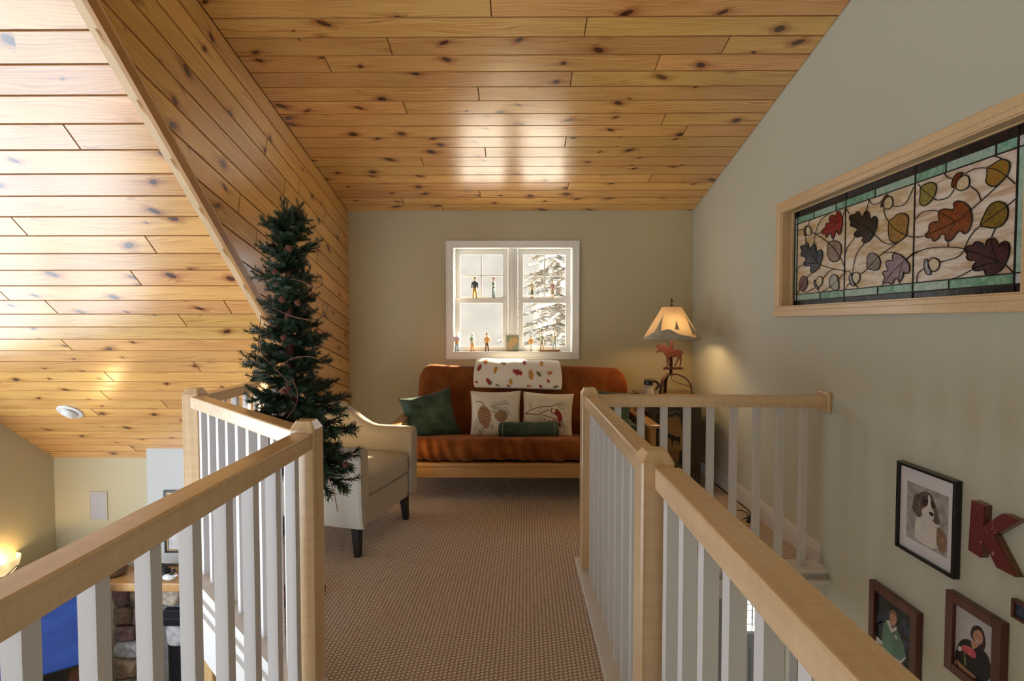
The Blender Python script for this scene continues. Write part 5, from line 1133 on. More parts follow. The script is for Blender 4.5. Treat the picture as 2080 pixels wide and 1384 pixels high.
# ---- small glass jar with black lid beside the lamp
jx, jy = 1.105 + 0.025, 4.50
jar = thing('lidded_jar', 'small glass jar with black hinged lid and handle beside the lamp', 'jar', (jx, jy, TZ))
obj('glass_body', MB().lathe([(0.050, 0.001), (0.054, 0.010), (0.048, 0.035), (0.036, 0.070), (0.030, 0.088), (0.030, 0.098)], 20, (jx, jy, TZ)), plain('smoky_bottle_glass', (0.42, 0.40, 0.36), 0.06, spec=0.9, coat=0.8), jar, True)
obj('lid', MB().lathe([(0.036, 0.096), (0.040, 0.100), (0.040, 0.134), (0.030, 0.140)], 20, (jx, jy, TZ)), plain('black_plastic', (0.010, 0.010, 0.011), 0.3), jar, auto=40)
obj('lever', MB().beam((jx - 0.03, jy, TZ + 0.147), (jx + 0.06, jy, TZ + 0.149), 0.012, 0.004), plain('brass_lever', (0.35, 0.22, 0.10), 0.35, metal=0.8), jar)
obj('handle', MB().tube(smooth_path([(jx + 0.036, jy, TZ + 0.130), (jx + 0.075, jy, TZ + 0.115), (jx + 0.082, jy, TZ + 0.085), (jx + 0.060, jy, TZ + 0.055)], 5), 0.010, 8), MATS['black_plastic'], jar, True)

# ================================================================== FLOOR OUTLET AND CORD
oc = on(1522, 1063, 'z', 0.0)
fo = thing('floor_outlet', 'square brass floor outlet cover in the carpet behind the stair balusters', 'outlet', (oc.x, oc.y, 0.0))
obj('cover_plate', MB().box(oc.x - 0.055, oc.x + 0.055, oc.y - 0.055, oc.y + 0.055, 0.0005, 0.006), plain('brass_plate', (0.60, 0.45, 0.17), 0.4, metal=0.3), fo, bevel=0.002)
cdg = thing('power_cord', 'black lamp cord and plug running along the baseboard to the floor outlet', 'cord', (oc.x, oc.y, 0.006))
obj('cord', MB().tube(smooth_path([(XR - 0.03, 4.6, 0.004), (XR - 0.024, 4.2, 0.004), (XR - 0.026, 3.75, 0.004), (1.58, 3.62, 0.004), (1.50, 3.56, 0.005), (oc.x - 0.06, oc.y + 0.15, 0.02), (oc.x - 0.01, oc.y + 0.10, 0.05), (oc.x, oc.y + 0.01, 0.050)], 8), 0.004, 6), MATS['black_plastic'], cdg, True)
obj('plug', MB().lathe([(0.022, 0.0065), (0.022, 0.012), (0.014, 0.022), (0.010, 0.050)], 14, (oc.x, oc.y, 0)), MATS['black_plastic'], cdg, True)

# ================================================================== PICTURES ON THE RIGHT WALL
def flat(mb, fn, pts, X): mb.add([(X, p.y, p.z) for p in (fn(q) for q in pts)] , [tuple(range(len(pts)))])
def layer(name, fn, pts, X, mat, parent, sm=1):
    P = [fn(q) for q in pts]
    if sm: P = chaikin(P, sm)
    # drawn on the print: a paper-thin printed shape
    return obj(name, MB().prism([(X, p.y, p.z) for p in P], (0.0002, 0, 0)), mat, parent)
def picture(label, y0, y1, z0, z1, depth, fw, fmat, matmat=None, mw=0.0):
    """y0 nearer end, y1 farther end"""
    t = thing('framed_picture', label, 'picture', (XR, (y0 + y1) / 2, z0)); xf = XR - depth
    mb = MB(); mb.box(xf, XR - 0.001, y0, y0 + fw, z0, z1); mb.box(xf, XR - 0.001, y1 - fw, y1, z0, z1); mb.box(xf, XR - 0.001, y0 + fw, y1 - fw, z0, z0 + fw); mb.box(xf, XR - 0.001, y0 + fw, y1 - fw, z1 - fw, z1)
    obj('frame', mb, fmat, t, bevel=0.002)
    xm = XR - depth * 0.55
    bk = obj('mat_board' if matmat else 'photo_print', MB().box(xm, XR - 0.002, y0 + fw, y1 - fw, z0 + fw, z1 - fw), matmat or plain('white_card', (0.72, 0.72, 0.74), 0.6), t)
    return t, xm, bk
# -- dog portrait (zoom origin 1800,920 scale 4.944)
X0 = XR - 0.028
dg = lambda q, X=XR - 0.028 * 0.55: on(1800 + q[0] / 4.944, 920 + q[1] / 4.944, 'x', X)
blackf = plain('black_frame', (0.006, 0.006, 0.007), 0.25); MATB = plain('mat_white', (0.72, 0.72, 0.78), 0.6, var=0.02)
yA, yB = on(1940.5, 1000, 'x', X0).y, on(1819.5, 1000, 'x', X0).y; zT, zB = on(1820, 935, 'x', X0).z, on(1818, 1109, 'x', X0).z
pd_, xm, bk = picture('black framed portrait of a brown and white spaniel', yA, yB, zB, zT, 0.028, 0.013, blackf, MATB)
q0, q1, q2, q3 = (218, 280), (618, 430), (608, 1040), (205, 840)
c1, c3 = dg((215, 285), xm), dg((612, 1030), xm); pw = (c1.y, c3.y); pz = (dg(q0, xm).z, dg(q3, xm).z)
obj('portrait_print', MB().box(xm - 0.0006, xm, pw[1], pw[0], min(dg(q2, xm).z, pz[1]), pz[0]), plain('grey_wash_print', (0.36, 0.35, 0.35), 0.6, var=0.25, nscale=25), bk)
dgx = lambda q: dg(q, xm)
dogw = plain('dog_white', (0.66, 0.66, 0.64), 0.6, var=0.06); dogb = plain('dog_brown', (0.13, 0.095, 0.075), 0.6, var=0.45, nscale=60); dogk = plain('dog_dark', (0.045, 0.035, 0.032), 0.6, var=0.3, nscale=60); dogn = plain('dog_nose', (0.012, 0.007, 0.009), 0.4); dogt = plain('dog_tan', (0.28, 0.17, 0.10), 0.6, var=0.3, nscale=50)
layer('chest_print', dgx, [(300,650),(400,640),(480,700),(540,740),(560,800),(530,1000),(300,880),(285,780)], xm - 0.0009, dogw, bk)
layer('saddle_print', dgx, [(520,740),(570,780),(606,850),(606,1035),(510,970),(505,800)], xm - 0.0011, dogt, bk)
layer('ear_print', dgx, [(300,415),(350,400),(362,480),(366,560),(356,640),(330,652),(290,612),(262,560),(268,500),(280,450)], xm - 0.0012, dogb, bk)
layer('ear_print', dgx, [(468,460),(498,515),(520,610),(548,715),(515,725),(480,702),(474,640),(490,560)], xm - 0.0012, dogb, bk)
layer('head_print', dgx, [(335,405),(385,383),(440,405),(482,465),(492,545),(475,590),(440,560),(400,560),(362,590),(352,480)], xm - 0.0014, dogb, bk)
layer('face_print', dgx, [(372,440),(415,430),(432,500),(415,540),(372,545),(360,500)], xm - 0.0016, dogk, bk)
layer('face_print', dgx, [(452,480),(480,500),(488,550),(470,570),(452,540)], xm - 0.0016, dogk, bk)
layer('muzzle_print', dgx, [(424,420),(446,430),(452,520),(470,575),(488,615),(482,668),(446,694),(396,664),(360,604),(362,562),(404,548),(428,510)], xm - 0.0018, dogw, bk)
layer('tan_print', dgx, [(360,575),(362,540),(392,530),(388,560)], xm - 0.0019, dogt, bk)
layer('tan_print', dgx, [(392,448),(412,446),(414,462),(396,466)], xm - 0.0019, dogt, bk)
layer('nose_print', dgx, [(432,590),(470,600),(486,630),(465,645),(440,620)], xm - 0.0021, dogn, bk)
for e_ in ((400, 490), (475, 535)): layer('eye_print', dgx, [(e_[0] + 12 * math.cos(k), e_[1] + 14 * math.sin(k)) for k in [i * PI / 4 for i in range(8)]], xm - 0.0021, dogn, bk)
# -- photographs (zoom origin 1740,1160 scale 6.118)
redw = board_wood('mahogany_frame', (0.125, 0.032, 0.018), (0.060, 0.014, 0.010), 'z', rough=0.3)
D1 = 0.030; Xf = XR - D1
def phz(q, X): return on(1740 + q[0] / 6.118, 1160 + q[1] / 6.118, 'x', X)
a, c = phz((155, 100), Xf), phz((135, 955), Xf); near = phz((745, 520), Xf)
p1, xm1, bk1 = picture('small dark wood framed photo of a person in a green jacket', near.y, a.y, c.z, a.z, D1, 0.036, redw, plain('photo_night', (0.010, 0.014, 0.022), 0.35, var=0.5, nscale=30))
f1 = lambda q: phz(q, xm1)
skin = plain('print_skin', (0.50, 0.27, 0.19), 0.5, var=0.08); jac = plain('print_green_jacket', (0.13, 0.25, 0.20), 0.5, var=0.15); wht = plain('print_white', (0.68, 0.68, 0.72), 0.5, var=0.04); hair1 = plain('print_fair_hair', (0.24, 0.14, 0.08), 0.5); blu = plain('print_blue_foliage', (0.04, 0.06, 0.12), 0.5, var=0.5, nscale=80); blk = plain('print_black', (0.010, 0.009, 0.013), 0.5); pnk = plain('print_pink', (0.58, 0.10, 0.15), 0.5, var=0.3, nscale=90); hair2 = plain('print_dark_hair', (0.035, 0.012, 0.018), 0.5)
for k, (x, y) in enumerate(((285, 600), (310, 680), (590, 660), (630, 760), (610, 930), (380, 560))): layer('foliage_print', f1, [(x + 38 * math.cos(i * PI / 4) * (1 + 0.3 * (i % 2)), y + 60 * math.sin(i * PI / 4)) for i in range(8)], xm1 - 0.0003, blu, bk1, 0)
layer('jacket_trim_print', f1, [(318,930),(360,960),(540,1110),(600,1080),(596,1000),(610,1090),(540,1172),(330,1000)], xm1 - 0.0005, wht, bk1, 0)
layer('jacket_print', f1, [(345,650),(380,620),(440,720),(490,710),(530,790),(580,900),(600,1010),(590,1090),(530,1130),(340,960),(318,900),(325,720)], xm1 - 0.0007, jac, bk1)
layer('collar_print', f1, [(370,615),(415,615),(440,720),(500,690),(500,740),(430,770),(400,690)], xm1 - 0.0010, wht, bk1, 0)
layer('face_print', f1, [(420,510),(455,500),(495,550),(505,620),(480,690),(440,700),(418,620),(412,550)], xm1 - 0.0012, skin, bk1)
layer('hair_print', f1, [(415,545),(412,505),(440,482),(480,495),(505,550),(512,640),(490,560),(450,525)], xm1 - 0.0014, hair1, bk1)
for e_ in ((435, 570), (470, 582)): layer('eye_print', f1, [(e_[0] - 7, e_[1]), (e_[0], e_[1] - 6), (e_[0] + 7, e_[1] + 2), (e_[0], e_[1] + 6)], xm1 - 0.0014, hair1, bk1)
layer('smile_print', f1, [(438,628),(458,640),(478,642),(460,658)], xm1 - 0.0014, wht, bk1)
layer('sleeve_print', f1, [(245,810),(300,860),(340,900),(320,930),(260,890),(240,920)], xm1 - 0.0006, wht, bk1, 0)
layer('badge_print', f1, [(470,800),(490,800),(510,835),(495,860)], xm1 - 0.0012, wht, bk1, 0)
a, c = phz((1105, 225), Xf), phz((1080, 1190), Xf); near = phz((1795, 720), Xf)
p2, xm2, bk2 = picture('dark wood framed photo of a person in black holding pink flowers', near.y, a.y, c.z, a.z, D1, 0.036, redw, plain('photo_pale_grey', (0.52, 0.51, 0.58), 0.35, var=0.08, nscale=12))
f2 = lambda q: phz(q, xm2)
layer('door_print', f2, [(1190,420),(1235,440),(1215,1100),(1175,1090)], xm2 - 0.0003, plain('print_oak_door', (0.40, 0.20, 0.07), 0.5), bk2, 0)
layer('coat_print', f2, [(1300,850),(1400,850),(1460,900),(1600,1000),(1660,1120),(1690,1385),(1380,1385),(1215,1130),(1240,960)], xm2 - 0.0006, blk, bk2)
layer('hair_print', f2, [(1440,690),(1500,675),(1560,710),(1600,820),(1605,960),(1560,1000),(1500,900),(1440,860),(1412,780)], xm2 - 0.0008, hair2, bk2)
layer('face_print', f2, [(1470,740),(1530,735),(1570,800),(1575,880),(1540,930),(1490,900),(1450,840),(1448,780)], xm2 - 0.0011, skin, bk2)
for e_ in ((1490, 800), (1545, 838)): layer('eye_print', f2, [(e_[0] - 12, e_[1]), (e_[0], e_[1] - 7), (e_[0] + 12, e_[1] + 4), (e_[0], e_[1] + 8)], xm2 - 0.0013, hair2, bk2)
layer('smile_print', f2, [(1480,855),(1505,875),(1535,882),(1508,895)], xm2 - 0.0013, wht, bk2)
layer('neck_print', f2, [(1420,870),(1460,880),(1520,935),(1490,960),(1440,980)], xm2 - 0.0010, skin, bk2, 0)
layer('flower_print', f2, [(1290,940),(1350,920),(1420,950),(1480,1010),(1490,1080),(1450,1095),(1390,1040),(1330,1010)], xm2 - 0.0012, pnk, bk2)
layer('flower_print', f2, [(1255,960),(1280,930),(1310,950),(1310,1000),(1270,1000)], xm2 - 0.0013, wht, bk2)
layer('arm_print', f2, [(1235,1095),(1280,1130),(1340,1200),(1480,1310),(1490,1345),(1400,1300),(1300,1240),(1270,1180)], xm2 - 0.0012, skin, bk2)
layer('stem_print', f2, [(1340,1020),(1350,1020),(1370,1170),(1340,1190)], xm2 - 0.0011, plain('print_stem', (0.20, 0.24, 0.12), 0.5), bk2, 0)
a, c = phz((1915, 340), Xf + 0.01), phz((1910, 570), Xf + 0.01)
p3, xm3, bk3 = picture('tiny dark red framed photo at the right edge under the letter', a.y - 0.11, a.y, c.z, a.z + 0.002, 0.020, 0.010, redw, plain('photo_dusk', (0.035, 0.05, 0.085), 0.35, var=0.6, nscale=60))
# -- letter K
Xk = XR - 0.030
kz = lambda q: on(1660 + q[0] / 2.86, 900 + q[1] / 2.86, 'x', Xk)
Kp = [(895,333),(970,366),(963,483),(1074,411),(1170,452),(1024,535),(1152,782),(1040,724),(962,570),(947,668),(876,622)]
KM, nt, b, out = nm('distressed_red_paint'); n1 = NOISE(nt, OBJ(nt), 38.0, 4.0, 0.65); n2 = NOISE(nt, OBJ(nt), 9.0, 2.0)
kc = MIX(nt, n2.outputs[0], (0.115, 0.012, 0.012, 1), (0.19, 0.022, 0.020, 1)); kc = MIX(nt, RANGE(nt, n1.outputs[0], 0.63, 0.68), kc, (0.44, 0.32, 0.20, 1)); kc = MIX(nt, RANGE(nt, n1.outputs[0], 0.36, 0.31), kc, (0.17, 0.065, 0.028, 1))
L(nt, kc, b.inputs['Base Color']); b.inputs['Roughness'].default_value = 0.6; BUMP(nt, b, n1.outputs[0], 0.4, 0.004)
kt = thing('wall_letter', 'distressed red wooden letter K hung on the wall beside the dog portrait', 'letter', (XR, kz((950, 560)).y, kz((950, 668)).z))
kpts = [kz(q) for q in Kp]; 
obj('letter_face', MB().prism([(Xk, p.y, p.z) for p in kpts], (0.004, 0, 0)), KM, kt)
obj('letter_edge', MB().prism([(Xk + 0.004, p.y, p.z) for p in kpts], (0.025, 0, 0)), board_wood('raw_edge_wood', (0.20, 0.085, 0.040), (0.10, 0.040, 0.022), 'z'), kt)

# ================================================================== GREAT ROOM BELOW
chase = MB()
CX0, CX1, CY0 = -3.53, -2.0, 4.955
chase.add([(CX0, CY0, -0.35), (CX1, CY0, -0.35), (CX1, YW, -0.35), (CX0, YW, -0.35), (CX0, CY0, zm(CY0) + 0.02), (CX1, CY0, zm(CY0) + 0.02), (CX1, YW, zm(YW) + 0.02), (CX0, YW, zm(YW) + 0.02)], [(0, 3, 2, 1), (4, 5, 6, 7), (0, 1, 5, 4), (1, 2, 6, 5), (2, 3, 7, 6), (3, 0, 4, 7)])
chase.hexa([(CX0 - 0.22, CY0 - 0.001, -0.95), (CX1, CY0 - 0.001, -0.95), (CX1, YW, -0.95), (CX0 - 0.22, YW, -0.95)], [(CX0, CY0 - 0.001, -0.35), (CX1, CY0 - 0.001, -0.35), (CX1, YW, -0.35), (CX0, YW, -0.35)])
struct('wall_chimney', chase, WALLW, 'pale grey chimney breast flaring above the mantel')
mz = on(300, 1186, 'y', 4.62).z
man = tag(obj('mantel_shelf', MB().box(-3.86, -1.95, 4.62, 4.96, mz - 0.075, mz), board_wood('mantel_oak', (0.60, 0.36, 0.15), (0.45, 0.24, 0.08), 'x'), bevel=0.008), 'thick honey oak mantel shelf over the stone fireplace', 'mantel')
fp = thing('fireplace', 'fieldstone fireplace with black firebox below the mantel, seen between left balusters', 'fireplace', (-2.9, 4.85, LOW))
obj('mortar', MB().box(-3.80, -3.30, 4.86, YW - 0.002, LOW, mz - 0.076).box(-2.55, -2.0, 4.86, YW - 0.002, LOW, mz - 0.076).box(-3.30, -2.55, 4.86, YW - 0.002, -1.33, mz - 0.076).box(-3.30, -2.55, 5.06, YW - 0.002, LOW, -1.33), plain('dark_mortar', (0.16, 0.15, 0.14), 0.9, bump=0.4, nscale=40), fp)
scol = [plain('stone_%s' % n_, c_, 0.75, var=0.28, nscale=22, bump=0.5) for n_, c_ in (('tan', (0.36, 0.27, 0.19)), ('plum', (0.20, 0.12, 0.11)), ('grey', (0.36, 0.35, 0.35)), ('brown', (0.20, 0.135, 0.085)), ('buff', (0.42, 0.35, 0.27)))]
rs = random.Random(9)
def stone(cx_, cz_, w_, h_, m_):
    s_ = rs.random() * 9
    def wp(p):
        x, y, z = p; k = 1 + 0.10 * math.sin(3.1 * x / w_ + s_) + 0.08 * math.sin(4.7 * z / h_ + 2 * s_); return (x * k, y + 0.012 * math.sin(7 * x / w_ + s_) * math.cos(5 * z / h_), z * (1 + 0.08 * math.sin(5 * x / w_ + s_)))
    obj('stone', rbox(w_ / 2, 0.05, h_ / 2, min(w_, h_) * 0.26 if min(w_, h_) * 0.26 < 0.049 else 0.049, (4, 1, 4), wp, (cx_, 4.835 + rs.uniform(-0.012, 0.01), cz_)), m_, fp, True)
z = LOW + 0.02
while z < mz - 0.12:
    h_ = rs.uniform(0.13, 0.21); h_ = min(h_, mz - 0.08 - z)
    x = -3.78
    while x < -2.03:
        w_ = rs.uniform(0.14, 0.28); cx_ = x + w_ / 2
        if not (-3.34 < cx_ + w_ / 2 and cx_ - w_ / 2 < -2.52 and z < -1.36): stone(cx_, z + h_ / 2, w_ * 0.93, h_ * 0.92, scol[rs.randrange(5)])
        x += w_
    z += h_
BLK = plain('black_iron_box', (0.010, 0.010, 0.013), 0.35, metal=0.3)
ins = obj('firebox', MB().box(-3.29, -2.56, 4.87, 5.05, LOW + 0.30, -1.68), BLK, fp)
obj('louver', MB().box(-3.30, -2.55, 4.80, 4.87, -1.475, -1.325).box(-3.29, -2.56, 4.79, 4.80, -1.405, -1.398), BLK, fp, bevel=0.004)
for k in range(3): stone(-3.16 + k * 0.25, -1.575, 0.24, 0.19, scol[2])
obj('hearth', MB().box(-3.36, -2.0, 4.45, 4.86, LOW, LOW + 0.30), plain('hearth_slab', (0.15, 0.14, 0.13), 0.7), fp, bevel=0.01)
# decoration on the mantel
dk = plain('dark_bronze', (0.020, 0.022, 0.020), 0.45, metal=0.3)
bm_ = MB(); c0 = on(326, 1160, 'y', 4.74); mzz = mz
bx_ = c0.x
bm_.ball((bx_, 4.74, mzz + 0.075), 0.075, 0.045, 0.055, 14, 10); bm_.ball((bx_ - 0.07, 4.73, mzz + 0.125), 0.034, 0.03, 0.034, 12, 8); bm_.tube([(bx_ - 0.085, 4.725, mzz + 0.12), (bx_ - 0.125, 4.72, mzz + 0.105)], [0.020, 0.012], 8)
bm_.ball((bx_ - 0.055, 4.745, mzz + 0.158), 0.012, 0.008, 0.014, 8, 6); bm_.ball((bx_ - 0.082, 4.715, mzz + 0.156), 0.012, 0.008, 0.014, 8, 6)
for dx, dy in ((-0.05, -0.02), (-0.045, 0.025), (0.05, -0.02), (0.055, 0.025)): bm_.tube([(bx_ + dx, 4.74 + dy, mzz + 0.07), (bx_ + dx * 1.15, 4.74 + dy, mzz + 0.001)], [0.022, 0.018], 8)
tag(obj('bear_figurine', bm_, dk, None, True), 'dark bronze bear figurine standing on the mantel', 'figurine')
c1 = on(343, 1165, 'y', 4.68); dkx = c1.x
du = thing('duck_figurine', 'small black and white duck figurine on the mantel beside the bear', 'figurine', (dkx, 4.68, mzz))
obj('body', MB().ball((dkx, 4.68, mzz + 0.030), 0.060, 0.032, 0.029, 14, 8).tube(smooth_path([(dkx + 0.04, 4.68, mzz + 0.035), (dkx + 0.085, 4.68, mzz + 0.052)], 3), [0.014, 0.010, 0.008, 0.004], 8), plain('duck_white', (0.70, 0.70, 0.72), 0.5), du, True)
obj('head', MB().tube(smooth_path([(dkx + 0.01, 4.68, mzz + 0.045), (dkx + 0.035, 4.68, mzz + 0.075), (dkx + 0.04, 4.68, mzz + 0.085)], 4), 0.015, 8).ball((dkx + 0.045, 4.678, mzz + 0.09), 0.021, 0.018, 0.018, 10, 8).tube([(dkx + 0.06, 4.675, mzz + 0.09), (dkx + 0.09, 4.67, mzz + 0.084)], [0.009, 0.004], 6), dk, du, True)
c2 = on(232, 1160, 'y', 4.78); gx = c2.x
gr = thing('greenery_basket', 'low basket of mixed greenery at the left end of the mantel', 'basket', (gx, 4.78, mzz))
obj('basket', MB().lathe([(0.07, 0.001), (0.10, 0.02), (0.11, 0.055), (0.10, 0.058), (0.09, 0.03)], 20, (gx, 4.78, mzz)), plain('wicker_brown', (0.16, 0.085, 0.04), 0.8, bump=0.6, nscale=90), gr, True)
lfm = MB(); 
for k in range(90):
    a = rs.uniform(0, 6.28); r1 = rs.uniform(0.0, 0.12); p = Vector((gx + r1 * math.cos(a), 4.78 + r1 * math.sin(a) * 0.8, mzz + 0.05 + rs.uniform(0, 0.075) * (1 - r1 / 0.16))); d_ = Vector((math.cos(a), math.sin(a), rs.uniform(0.1, 0.9))).normalized() * rs.uniform(0.03, 0.05); s_ = d_.cross(Vector((0, 0, 1))).normalized() * 0.010
    lfm.add([p, p + d_ * 0.5 + s_, p + d_, p + d_ * 0.5 - s_], [(0, 1, 2, 3)])
obj('leaves', lfm, plain('muted_green_leaf', (0.10, 0.11, 0.055), 0.7, var=0.4, nscale=50), gr)
# picture on the chimney breast
cy_ = CY0 - 0.02; f0, f1_ = on(331, 997, 'y', cy_), on(331, 1124, 'y', cy_)
wp_ = thing('framed_picture', 'narrow black and gold framed picture on the chimney breast', 'picture', (f0.x + 0.11, CY0, f1_.z))
obj('frame', framebox(MB(), f0.x, f0.x + 0.23, f1_.z, f0.z, 0.022, cy_, CY0 - 0.001), blackf, wp_, bevel=0.003)
obj('gold_liner', framebox(MB(), f0.x + 0.022, f0.x + 0.208, f1_.z + 0.022, f0.z - 0.022, 0.010, cy_ + 0.004, CY0 - 0.001), plain('gold_liner', (0.42, 0.26, 0.10), 0.4, metal=0.4), wp_)
obj('picture_print', MB().box(f0.x + 0.032, f0.x + 0.198, CY0 - 0.008, CY0 - 0.001, f1_.z + 0.032, f0.z - 0.032), plain('pale_print', (0.50, 0.47, 0.46), 0.4, var=0.2, nscale=7), wp_)
# flush wall speaker
s0, s1 = on(182, 998, 'y', YW), on(220, 1057, 'y', YW)
sp = thing('wall_speaker', 'flush white wall speaker with pale grey grille on the great room wall', 'speaker', ((s0.x + s1.x) / 2, YW, s1.z))
obj('frame', framebox(MB(), s0.x, s1.x, s1.z, s0.z, 0.010, YW - 0.010, YW - 0.0005), WALL, sp, bevel=0.002)
obj('grille', MB().box(s0.x + 0.010, s1.x - 0.010, YW - 0.007, YW - 0.0005, s1.z + 0.010, s0.z - 0.010), plain('speaker_grille', (0.44, 0.43, 0.46), 0.6, nscale=400, var=0.2), sp)
# recessed eyeball light in the slope
rc = on_slope(143, 836, ZM, SM)
rl_ = thing('ceiling_light', 'white recessed eyeball light in the steep pine ceiling', 'light', rc); 
q = nM.to_track_quat('Z', 'Y'); rl_.rotation_euler = q.to_euler()
obj('trim_ring', MB().lathe([(0.062, 0.001), (0.100, 0.001), (0.098, 0.010), (0.080, 0.014), (0.062, 0.012)], 36), WHITE, rl_, True, local=True)
obj('eyeball', MB().lathe([(0.064, 0.0), (0.064, 0.012), (0.056, 0.034), (0.040, 0.050), (0.034, 0.050), (0.030, 0.030)], 32), WHITE, rl_, True, local=True).rotation_euler = (0.18, -0.28, 0)
# sconce on the gable wall
sc0 = on(6, 1160, 'x', XL + 0.06)
sc_ = thing('wall_sconce', 'lit alabaster half bowl sconce with iron vine on the gable wall', 'lamp', (XL, sc0.y, sc0.z))
ALAB = plain('glowing_alabaster', (0.92, 0.66, 0.32), 0.4, emit=0.8, var=0.22, nscale=16)
def bowl(u, v):
    a = -PI / 2 + PI * u; r = 0.02 + 0.115 * math.sin(v * PI / 2); return (XL + 0.004 + r * math.cos(a), sc0.y + r * math.sin(a) * 1.35, sc0.z - 0.085 + 0.17 * (1 - math.cos(v * PI / 2)))
obj('bowl', MB().grid(bowl, 28, 12), ALAB, sc_, True)
vn = MB()
for off in (0.35, 0.62): vn.tube([Vector(bowl(0.05 + 0.9 * k / 14, off + 0.12 * math.sin(k * 0.9))) + Vector((0.004, 0, 0)) for k in range(15)], 0.004, 6)
for k in range(5): p = Vector(bowl(0.15 + 0.17 * k, 0.5)) + Vector((0.008, 0, 0)); vn.ball(p, 0.006, 0.018, 0.010, 8, 6)
obj('iron_vine', vn, IRON, sc_, True)
sl = bpy.data.lights.new('sconce_glow', 'POINT'); sl.energy = 4.0; sl.color = (1.0, 0.72, 0.36); sl.shadow_soft_size = 0.03
slo = bpy.data.objects.new('sconce_glow', sl); COL.objects.link(slo); slo.parent = sc_; slo.location = (0.075, 0, 0.055)
# television on a media cabinet
ra, rbm = on(220, 1180, 'y', 4.52), on(222, 1335, 'y', 4.52); lft = on(55, 1384, 'z', rbm.z)
dirv = Vector((lft.x - rbm.x, lft.y - rbm.y, 0)).normalized(); TVW = 1.12; nrm = Vector((-dirv.y, dirv.x, 0)); nrm = nrm if nrm.y < 0 else -nrm
cen = Vector((rbm.x, rbm.y, 0)) + dirv * TVW / 2; ang_tv = math.atan2(-dirv.y, -dirv.x)
tv = thing('television', 'flat television showing a blue screen beside the fireplace', 'television', (cen.x, cen.y, rbm.z), ang_tv)
hh = ra.z - rbm.z
obj('bezel', framebox(MB(), -TVW / 2, TVW / 2, 0, hh, 0.016, -0.012, 0.030).box(-TVW / 2 + 0.016, TVW / 2 - 0.016, 0.0, 0.030, 0.016, hh - 0.016), MATS['black_plastic'], tv, local=True, bevel=0.003)
SCR, nt, b, out = nm('blue_screen'); n1 = NOISE(nt, OBJ(nt, (1.2, 1, 3.0), (0, 0.35, 0)), 2.2, 3.0, dist=0.8); cc_ = MIX(nt, n1.outputs[0], (0.005, 0.022, 0.14, 1), (0.022, 0.075, 0.30, 1))
b.inputs['Base Color'].default_value = (0.01, 0.01, 0.015, 1); L(nt, cc_, b.inputs['Emission Color']); b.inputs['Emission Strength'].default_value = 1.0; b.inputs['Roughness'].default_value = 0.15
scr = obj('screen', MB().box(-TVW / 2 + 0.016, TVW / 2 - 0.016, -0.004, 0.0, 0.016, hh - 0.016), SCR, tv, local=True)
ic = MB(); ix, iz = TVW / 2 - 0.070, hh - 0.082
obj('screen_icon', MB().prism([(ix - 0.022, -0.0046, iz), (ix, -0.0046, iz - 0.018), (ix + 0.022, -0.0046, iz), (ix, -0.0046, iz + 0.028)], (0, -0.0004, 0)), plain('icon_green', (0.05, 0.35, 0.16), 0.5, emit=0.8), scr, local=True)
obj('screen_icon', MB().prism([(ix - 0.020, -0.0046, iz - 0.045), (ix + 0.016, -0.0046, iz - 0.045), (ix + 0.020, -0.0046, iz - 0.025), (ix - 0.016, -0.0046, iz - 0.025)], (0, -0.0004, 0)), plain('icon_white', (0.75, 0.8, 0.85), 0.5, emit=0.7), scr, local=True)
obj('stand', MB().box(-0.28, 0.28, -0.09, 0.11, -0.05, -0.035).box(-0.05, 0.05, 0.0, 0.03, -0.036, 0.02), MATS['black_plastic'], tv, local=True, bevel=0.003)
mc = thing('media_cabinet', 'dark wooden media cabinet under the television', 'cabinet', (cen.x + nrm.x * -0.02, cen.y - nrm.y * 0.02, LOW), ang_tv)
ht = rbm.z - 0.051 - LOW
DKR = board_wood('dark_cherry', (0.11, 0.040, 0.022), (0.055, 0.020, 0.012), 'x')
obj('carcass', MB().box(-0.48, 0.48, -0.20, 0.14, 0.05, ht), DKR, mc, local=True, bevel=0.005)
for s_ in (-1, 1):
    dd = obj('door', MB().box(min(s_ * 0.01, s_ * 0.47), max(s_ * 0.01, s_ * 0.47), -0.215, -0.20, 0.08, ht - 0.04), DKR, mc, local=True, bevel=0.004)
    obj('knob', MB().ball((s_ * 0.05, -0.225, ht * 0.55), 0.012), dk, dd, True, local=True)
obj('plinth', MB().box(-0.46, 0.46, -0.18, 0.13, 0.0, 0.05), DKR, mc, local=True)

